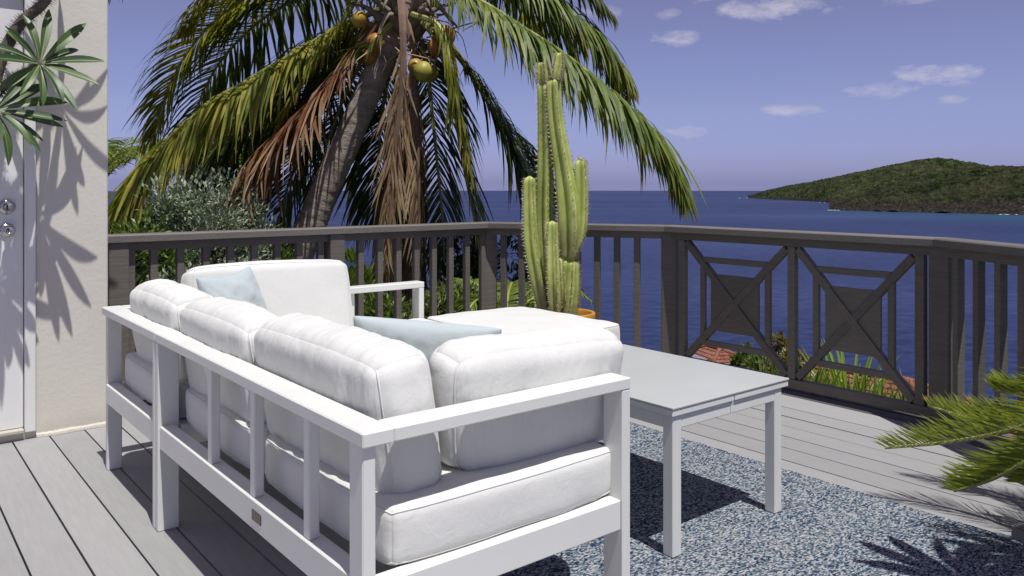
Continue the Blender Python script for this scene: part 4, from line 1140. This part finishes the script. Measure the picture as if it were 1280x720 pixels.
def tiled(mb, e0, e1, r0, r1, rib=.2, rows=10, mi=0):
    """one roof slope: eave e0-e1, ridge r0-r1, with barrel ribs running down and stepped courses"""
    e0, e1, r0, r1 = map(Vector, (e0, e1, r0, r1)); n = (e1-e0).cross(r0-e0).normalized()
    if n.z < 0: n = -n
    L = (e1-e0).length; nx = max(4, int(L/rib)*4); vs = []; fs = []
    for j in range(rows+1):
        for st in ((0, 1) if 0 < j < rows else (0,)):
            t = j/rows; a = e0.lerp(r0, t); b = e1.lerp(r1, t)
            for i in range(nx+1):
                u = i/nx; p = a.lerp(b, u); d = (p-a).length
                h = .035*abs(math.sin(math.pi*d/rib))+(.03 if st else 0)
                vs.append(p+n*h)
    w = nx+1; m = len(vs)//w
    for j in range(m-1):
        for i in range(nx): fs.append((j*w+i, j*w+i+1, (j+1)*w+i+1, (j+1)*w+i))
    mb.add(vs, fs, mi)
def hip_house(label, apex0, apex1, half, drop, wallh, panel=None):
    """hipped roof with ridge apex0-apex1 (world points), half width and drop to the eaves"""
    a0, a1 = Vector(apex0), Vector(apex1); d = (a1-a0); d.z = 0; d.normalize(); s = Vector((-d.y, d.x, 0)); dz = Vector((0, 0, -drop))
    c00 = a0-d*half-s*half+dz; c01 = a0-d*half+s*half+dz; c10 = a1+d*half-s*half+dz; c11 = a1+d*half+s*half+dz
    cen = (a0+a1)/2; t = thing('hillside_house', label, 'house', (cen.x, cen.y, c00.z-wallh))
    for (e0, e1, r0, r1) in ((c10, c00, a1, a0), (c01, c11, a0, a1), (c00, c01, a0, a0+s*.02), (c11, c10, a1, a1+s*.02)):
        mb = MB(); tiled(mb, e0, e1, r0, r1, .19, int(half*1.1/.22)); obj('roof', mb, TERRA, t)
    mb = MB()
    for (p, q) in ((a0, c00), (a0, c01), (a1, c10), (a1, c11), (a0, a1)):
        if (Vector(p)-Vector(q)).length > .05: tube(mb, [Vector(p)+Vector((0, 0, .05)), Vector(q)+Vector((0, 0, .05))], .09, 8)
    obj('ridge_cap', mb, TERRA, t)
    i = .45; w = [c00+(d+s)*i, c01+(d-s)*i, c11-(d+s)*i, c10-(d-s)*i]
    mb = MB(); prism(mb, [(p.x, p.y) for p in w], c00.z-wallh, c00.z-.02); obj('wall', mb, HWALL, t)
    gl = m_plain('dark_window_glass', (.03, .04, .05), .1, .1, 4)
    for (p, q) in ((w[0], w[1]), (w[3], w[0]), (w[2], w[3]), (w[1], w[2])):
        l = (q-p).length; u = (q-p)/l; nn = Vector((u.y, -u.x, 0))
        if nn.dot((p+q)/2-cen) < 0: nn = -nn
        for k in range(max(1, int(l/2.6))):
            m_ = p+u*(l*(k+.5)/max(1, int(l/2.6))); mb = MB()
            M = Matrix(((u.x, nn.x, 0, m_.x), (u.y, nn.y, 0, m_.y), (0, 0, 1, c00.z-1.6), (0, 0, 0, 1)))
            cbox(mb, (-.55, -.02, -.55), (.55, .05, .55), .01, 0, M); wo = obj('window', mb, WHITE, t)
            mb = MB(); cbox(mb, (-.47, .04, -.47), (.47, .058, .47), .003, 0, M); obj('pane', mb, gl, wo)
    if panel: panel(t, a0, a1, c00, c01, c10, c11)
    return t
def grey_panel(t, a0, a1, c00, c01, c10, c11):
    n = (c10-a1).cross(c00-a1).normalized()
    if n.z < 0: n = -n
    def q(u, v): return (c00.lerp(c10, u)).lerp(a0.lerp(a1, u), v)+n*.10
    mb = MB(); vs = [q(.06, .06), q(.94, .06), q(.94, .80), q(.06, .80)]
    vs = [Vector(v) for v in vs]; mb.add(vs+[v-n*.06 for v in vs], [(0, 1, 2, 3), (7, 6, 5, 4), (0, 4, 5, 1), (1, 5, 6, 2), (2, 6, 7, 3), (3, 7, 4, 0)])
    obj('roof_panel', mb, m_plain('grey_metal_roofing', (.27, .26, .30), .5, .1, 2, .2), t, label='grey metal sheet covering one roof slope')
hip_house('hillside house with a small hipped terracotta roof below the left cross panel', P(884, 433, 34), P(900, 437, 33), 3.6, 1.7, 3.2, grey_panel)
hip_house('hillside house with a broad terracotta roof below the right cross panel', P(985, 456, 23.8), P(1132, 477, 21.8), 4.2, 2.0, 3.2)

# ------------------------------------------------------------------ cactus in its pot
def cactus_mat():
    m, nt, b = new_mat('cactus_skin')
    at = nt.nodes.new('ShaderNodeAttribute'); at.attribute_name = 'col'
    s = nt.nodes.new('ShaderNodeSeparateColor'); nt.links.new(at.outputs['Color'], s.inputs[0])
    n = nz(nt, 9, 5, .6)
    c = ramp(nt, nmath(nt, 'ADD', nmath(nt, 'MULTIPLY', n, .7), nmath(nt, 'MULTIPLY', s.outputs[0], .25)), [(.2, (.20, .25, .05)), (.45, (.35, .41, .09)), (.7, (.52, .55, .19))])
    c = mixc(nt, ramp(nt, nmath(nt, 'ADD', s.outputs[1], nmath(nt, 'MULTIPLY', n, .3)), [(.2, (.75, .75, .75)), (.45, (0, 0, 0))]), c, (.17, .16, .07))
    nt.links.new(c, b.inputs['Base Color']); b.inputs['Roughness'].default_value = .5; b.inputs['Subsurface Weight'].default_value = .05
    bump(nt, b, nz(nt, 60, 4), .15, .004); return m
CACT = cactus_mat(); SPINE = m_plain('pale_spines', (.50, .43, .30), .7, .2, 30)
def build_cactus():
    pc = Vector((3.555, 3.845, 0))
    pot = thing('flower_pot', 'round yellow ochre plant pot holding the tall cactus', 'pot', pc)
    POT = m_plain('ochre_glazed_clay', (.46, .22, .03), .45, .18, 5, bumps=.1)
    mb = MB(); prof = [(.001, 0), (.115, 0), (.12, .01), (.150, .34), (.152, .345), (.172, .347), (.178, .355), (.178, .392), (.174, .400), (.160, .400), (.154, .392), (.150, .36), (.14, .33)]
    lathe(mb, prof, 40, pc); obj('body', mb, POT, pot, True)
    mb = MB(); lathe(mb, [(.147, .355), (.08, .365), (.001, .37)], 24, pc); obj('soil', mb, m_plain('brown_potting_soil', (.09, .06, .04), .95, .3, 40, bumps=.6), pot)
    t = thing('column_cactus', 'tall ribbed green column cactus with several arms growing in an ochre pot', 'cactus', pc+Vector((0, 0, .36)))
    def stem(path, rad, seed, ribs=5, tip=.5, rot=0):
        m = 46; pts = spline([P(u, v, 5.23+dy) for (u, v, dy) in path], m); rr = []
        tot = sum((pts[i+1]-pts[i]).length for i in range(m-1)); acc = 0
        for i in range(m):
            if i: acc += (pts[i]-pts[i-1]).length
            k = acc/tot*(len(rad)-1); a = min(int(k), len(rad)-2); r = rad[a]+(rad[a+1]-rad[a])*(k-a)
            d = tot-acc; rt = r*.9
            if d < rt: r *= math.sqrt(max(0.02, 1-(1-d/rt)**2))
            rr.append(r)
        n = ribs*8
        def shp(a, i):
            x = abs(((a*ribs/(2*math.pi)+rot) % 1)-.5)*2      # 0 at groove centre... 1 at rib crest
            return .58+.48*x**.9+.012*noise.noise(Vector((a, i*.3, seed)))
        mb = MB(); tube(mb, pts, rr, n, True, 0, shp)
        cols = []
        for i in range(m):
            for k in range(n):
                a = 2*math.pi*k/n; x = abs(((a*ribs/(2*math.pi)+rot) % 1)-.5)*2; cols.append((x, i/m, 0, 1))
        mb.c = cols; base = list(mb.v)
        o = obj('stem', mb, CACT, t, True)
        sp = MB(); rnd = random.Random(seed)
        for i in range(2, m-1):
            for rb in range(ribs):
                k = min(range(n), key=lambda q: -abs((((2*math.pi*q/n)*ribs/(2*math.pi)+rot) % 1)-.5)+(0 if int(q/8) == rb else 9))
                p = base[i*n+k]; out = (p-pts[i]).normalized()
                for q in range(4):
                    d = (out+Vector((rnd.uniform(-.9, .9), rnd.uniform(-.9, .9), rnd.uniform(-.9, .9)))).normalized(); l = rnd.uniform(.010, .028); s_ = d.cross(Vector((.3, .5, .8))).normalized()*.0015; s2 = d.cross(s_).normalized()*.0015
                    sp.add([p+s_, p-s_*.5+s2, p-s_*.5-s2, p+d*l], [(0, 1, 3), (1, 2, 3), (2, 0, 3)])
        obj('spines', sp, SPINE, o, False, 'stuff')
    stem([(705, 398, 0), (709, 360, 0), (712, 322, 0)], [.080, .080, .066], 1, 4, rot=.2)
    stem([(712, 324, 0), (713, 285, 0), (711, 250, 0), (704, 205, .0), (697, 165, .0), (693, 130, 0), (692, 98, 0)], [.060, .082, .078, .062, .054, .050, .046], 2, 4, rot=.25)
    stem([(716, 316, .02), (724, 290, .02), (727, 250, .02), (726, 205, .02), (725, 200, .02)], [.04, .052, .052, .048, .045], 3, 4, rot=.1)
    stem([(683, 398, .08), (684, 340, .08), (681, 270, .08), (682, 200, .06), (681, 140, .05), (680, 104, .05)], [.056, .058, .058, .056, .050, .045], 4, 4, rot=.3)
    stem([(680, 385, -.04), (671, 345, -.06), (664, 300, -.06), (662, 255, -.06), (662, 220, -.06)], [.046, .052, .050, .045, .040], 5, 4, rot=.15)
    stem([(693, 392, -.08), (691, 350, -.1), (690, 310, -.1), (690, 276, -.1)], [.042, .046, .042, .034], 6, 5, rot=.4)
    stem([(700, 385, -.03), (697, 350, -.06), (697, 322, -.06)], [.04, .044, .036], 7, 5, rot=0)
    stem([(680, 106, .05), (678, 92, .05), (677, 78, .05)], [.03, .036, .028], 8, 4, rot=.3)
    stem([(695, 100, 0), (699, 84, 0), (700, 66, 0)], [.032, .038, .028], 9, 4, rot=.1)
build_cactus()

# ------------------------------------------------------------------ sago palm at the right edge
def build_sago():
    base = W(1.95, 2.62, 0)
    crown = base+Vector((0, 0, .46))
    pot = thing('planter_pot', 'dark clay pot holding the sago palm at the right edge', 'pot', base)
    mb = MB(); lathe(mb, [(.001, .001), (.13, .001), (.17, .28), (.185, .285), (.185, .32), (.165, .32), (.16, .27)], 32, base); obj('body', mb, m_plain('dark_clay', (.12, .07, .05), .7, .15, 6), pot, True)
    mb = MB(); lathe(mb, [(.162, .285), (.001, .29)], 24, base); obj('soil', mb, m_plain('sago_soil', (.07, .05, .035), .95, .3, 40), pot)
    t = thing('sago_palm', 'sago palm spreading feathery green fronds over the deck at the right', 'plant', base+Vector((0, 0, .29)))
    mb = MB(); tube(mb, [base+Vector((0, 0, .27)), base+Vector((0, 0, .38)), crown], [.07, .075, .04], 12); obj('trunk', mb, m_plain('shaggy_cycad_trunk', (.13, .09, .06), .95, .3, 20, bumps=.6, bscale=40), t)
    def f(pts, L, n=62, seed=1, **k):
        frond(t, pts, L, [SAGOFROND, RACHIS_G], n=n, g=(.02, .10), ang=50, width=.0075, seed=seed, start=.16, rr=.008, tipk=.3, segs=3, loss=.0, vfold=.85, stiff=True, **k)
    f([crown, P(1340, 508, 2.7), P(1270, 536, 2.86), P(1190, 552, 3.0), P(1106, 560, 3.1)], .19, 70, 51)
    f([crown, P(1345, 488, 2.9), P(1285, 522, 3.1), P(1222, 524, 3.2), P(1160, 507, 3.3)], .16, 62, 52)
    f([crown, P(1345, 535, 2.62), P(1282, 576, 2.68), P(1238, 600, 2.73), P(1192, 614, 2.78)], .18, 66, 53)
    f([crown, P(1350, 462, 2.9), P(1298, 488, 3.02), P(1266, 492, 3.08), P(1240, 486, 3.12)], .15, 66, 54)
    f([crown, P(1372, 535, 2.66), P(1335, 560, 2.78), P(1304, 585, 2.86), P(1276, 604, 2.92)], .18, 90, 55)  # this frond and the next are added to thicken the shadow below
    f([crown, P(1390, 500, 2.8), P(1352, 530, 2.95), P(1318, 556, 3.05), P(1290, 572, 3.1)], .18, 90, 56)
    rnd = random.Random(4)
    for i in range(13):
        a = R(-60+i*19); d = W(math.cos(a), math.sin(a), 0)
        d = W(math.sin(R(40+i*11)), math.cos(R(40+i*11)), 0); l = rnd.uniform(.7, .9); e = rnd.uniform(.6, 1.2)
        f([crown, crown+d*l*.3+Vector((0, 0, .18*e)), crown+d*l*.7+Vector((0, 0, .16*e)), crown+d*l+Vector((0, 0, -.06))], .15, 50, 60+i)
build_sago()

# ------------------------------------------------------------------ spiny stemmed plants with leaf whorls
def pachy_leaf(name='leaf', ln=.30, wd=.044, bend=.7):
    mb = MB(); segs = 9; p = Vector((0, 0, 0)); a = 0.12; vs = []
    for s in range(segs+1):
        u = s/segs; w = wd*(.10+.9*max(0, math.sin(min(1, u*1.02)**1.35*math.pi))**.75) if 0 < u < 1 else wd*.09
        w = max(w, .004 if u < 1 else .001); d = Vector((math.cos(a), 0, math.sin(a))); nn = Vector((-math.sin(a), 0, math.cos(a)))
        rb = .0022*(1-u)+.0006
        vs += [p+Vector((0, w/2, 0))+nn*w*.22, p+Vector((0, rb, 0))+nn*.001, p+Vector((0, -rb, 0))+nn*.001, p+Vector((0, -w/2, 0))+nn*w*.22]
        p = p+d*ln/segs; a -= bend/segs
    for s in range(segs):
        o = 4*s; mb.f += [(o, o+1, o+5, o+4), (o+1, o+2, o+6, o+5), (o+2, o+3, o+7, o+6)]; mb.m += [0, 1, 0]
    mb.v = vs; return mesh(name, mb, [PLEAF, PRIB], True)
def pleaf_mat():
    m, nt, b = new_mat('dark_leathery_leaf'); r = objrand(nt)
    c = ramp(nt, r, [(0, (.028, .062, .016)), (.5, (.046, .09, .022)), (1, (.075, .125, .03))])
    nt.links.new(c, b.inputs['Base Color']); b.inputs['Roughness'].default_value = .45
    t = nt.nodes.new('ShaderNodeBsdfTranslucent'); mx = nt.nodes.new('ShaderNodeMixShader'); mx.inputs[0].default_value = .12
    nt.links.new(mixc(nt, 1.0, c, (1.3, 1.6, .6), 'MULTIPLY'), t.inputs[0]); nt.links.new(b.outputs[0], mx.inputs[1]); nt.links.new(t.outputs[0], mx.inputs[2])
    nt.links.new(mx.outputs[0], nt.nodes['Material Output'].inputs[0]); return m
PLEAF = pleaf_mat(); PRIB = m_plain('pale_leaf_midrib', (.20, .24, .10), .5, .1, 20)
PSTEM = m_plain('grey_spiny_stem', (.10, .085, .07), .9, .35, 25, bumps=.5, bscale=60); PSPINE = m_plain('brown_thorns', (.12, .095, .075), .7, .3, 30)
PL = None
def spiny_plant(label, base, stems, whorls, seed):
    global PL
    if PL is None: PL = [pachy_leaf(bend=b, wd=w) for (b, w) in ((.25, .046), (.55, .050), (.85, .047))]
    rnd = random.Random(seed); t = thing('spiny_stem_plant', label, 'plant', base); b0 = Vector(base)
    for path, r in stems:
        pts = spline(path, 30); mb = MB(); tube(mb, pts, [r*(1.1-.35*i/29) for i in range(30)], 12); st = obj('stem', mb, PSTEM, t, True)
        sp = MB()
        for i in range(29):
            for q in range(26):
                p = pts[i].lerp(pts[i+1], rnd.random()); T = (pts[i+1]-pts[i]).normalized()
                o = Vector((rnd.gauss(0, 1), rnd.gauss(0, 1), rnd.gauss(0, 1))); o = (o-T*o.dot(T)).normalized()
                rr = r*(1.1-.35*i/29)*.95; l = rnd.uniform(.014, .03); d = (o+T*rnd.uniform(-.4, .5)).normalized(); s_ = T.cross(o)*.0016
                sp.add([p+o*rr+s_, p+o*rr-s_*.5+T*.0014, p+o*rr-s_*.5-T*.0014, p+o*rr+d*l], [(0, 1, 3), (1, 2, 3), (2, 0, 3)])
        obj('thorns', sp, PSPINE, st, False, 'stuff')
    for (c, axis, n, sc) in whorls:
        c = Vector(c); q = Vector(axis).normalized().to_track_quat('Z', 'Y')
        for i in range(n):
            az = i*2.39996+rnd.uniform(-.2, .2); el = .62-.80*(i/n)+rnd.uniform(-.1, .1)
            e = q.to_matrix() @ Matrix.Rotation(az, 3, 'Z') @ Matrix.Rotation(-el, 3, 'Y')
            o = link('leaf', PL[rnd.randrange(3)], t, c-b0+(e @ Vector((.012, 0, 0))), e.to_euler()); s = sc*rnd.uniform(.75, 1.1)*(.8 if i > n*.8 else 1); o.scale = (s, s, s)
dpl = .26
bb = Vector((-.12, 4.05, 0))
w1 = P(50, 80, 3.685); w2 = P(-6, 138, 3.55); w3 = W(-2.05, 3.72, 2.36)
fork = P(-4, 116, 3.66)
spiny_plant('thorny stemmed plant with whorls of long green leaves in front of the white door', bb,
    [([bb, bb+Vector((-.02, .0, .8)), P(-70, 210, 3.62), P(-30, 150, 3.64), fork], .03),
     ([fork, P(12, 102, 3.67), P(36, 90, 3.68), P(49, 81, 3.685)], .018),
     ([P(-12, 128, 3.64), P(0, 78, 3.70), P(25, 30, 3.74), P(60, -5, 3.77), w3], .026),
     ([P(-30, 160, 3.62), P(-18, 150, 3.58), w2], .017)],
    [(w1, (.18, -.86, .45), 17, .90), (w2, (.35, -.80, .45), 19, .92), (w3, (.1, -.92, .3), 15, .95)], 21)
b2 = Vector((2.72, -.02, 0))
def pot2():
    pot = thing('planter_pot', 'round pot beside the camera holding a second thorny plant', 'pot', b2)
    mb = MB(); lathe(mb, [(.001, .001), (.14, .001), (.18, .30), (.195, .30), (.195, .335), (.17, .335), (.001, .31)], 28, b2); obj('body', mb, m_plain('plain_clay', (.30, .16, .10), .8, .15, 6), pot, True)
pot2()
bt = b2+Vector((0, 0, .31))
spiny_plant('second thorny stemmed plant in a pot just outside the right of the view', bt,
    [([bt, bt+Vector((-.03, .05, .6)), bt+Vector((-.2, .42, 1.28))], .045), ([bt+Vector((-.03, .05, .6)), bt+Vector((.1, .15, 1.0)), bt+Vector((.18, .28, 1.3))], .03)],
    [(bt+Vector((-.2, .43, 1.3)), (-.1, .2, 1), 22, 1.25), (bt+Vector((.18, .28, 1.32)), (.2, .1, 1), 22, 1.25)], 33)

# ------------------------------------------------------------------ boat and surf
def build_boat():
    p = P(973, 250.5, 3050); p.z = SEA_Z
    t = thing('motor_boat', 'tiny white boat off the far headland', 'boat', p)
    wm = m_plain('white_hull', (.8, .8, .8), .4, .02); mb = MB(); n = 10; vs = []
    d = W(1, .25, 0).normalized(); s = Vector((-d.y, d.x, 0))
    for i in range(n+1):
        u = i/n; x = -7+14*u; w = 2.1*(1-u**3)+.05; w0 = w*.6
        for (yy, zz) in ((-w, 1.9+.5*u), (-w0, 0), (w0, 0), (w, 1.9+.5*u)): vs.append(p+d*x+s*yy+Vector((0, 0, zz)))
    fs = [(i*4+k, i*4+(k+1) % 4, i*4+4+(k+1) % 4, i*4+4+k) for i in range(n) for k in range(4)]+[(0, 1, 2, 3)]
    mb.add(vs, fs); obj('hull', mb, wm, t)
    mb = MB(); M = Matrix(((d.x, s.x, 0, p.x), (d.y, s.y, 0, p.y), (0, 0, 1, p.z), (0, 0, 0, 1))); cbox(mb, (-4, -1.5, 2), (2, 1.5, 4.2), .3, 0, M); obj('cabin', mb, wm, t)
    rnd = random.Random(2); mb = MB()
    for (u, v, w, k) in ((926, 247.6, 8, 4), (1042, 262.8, 8, 4), (1255, 268.2, 14, 4), (1028, 253.4, 5, 2)):
        for i in range(k):
            uu = u+rnd.uniform(-w, w); Y = (CAMH-SEA_Z)*FPX/(v-V0); c = W((uu-640)/FPX*Y, Y-6, SEA_Z+.3); l = rnd.uniform(2.5, 6)
            pts = [c+W(l*math.cos(a)*rnd.uniform(.6, 1), l*.8*math.sin(a)*rnd.uniform(.6, 1), 0) for a in [j*math.pi/4 for j in range(8)]]
            mb.add([c+Vector((0, 0, .5))]+pts, [(0, 1+j, 1+(j+1) % 8) for j in range(8)])
    o = obj('surf', mb, m_plain('white_foam', (.75, .77, .78), .9, .05), None); o['kind'] = 'stuff'; o['label'] = 'white surf breaking round the headland rocks'
build_boat()
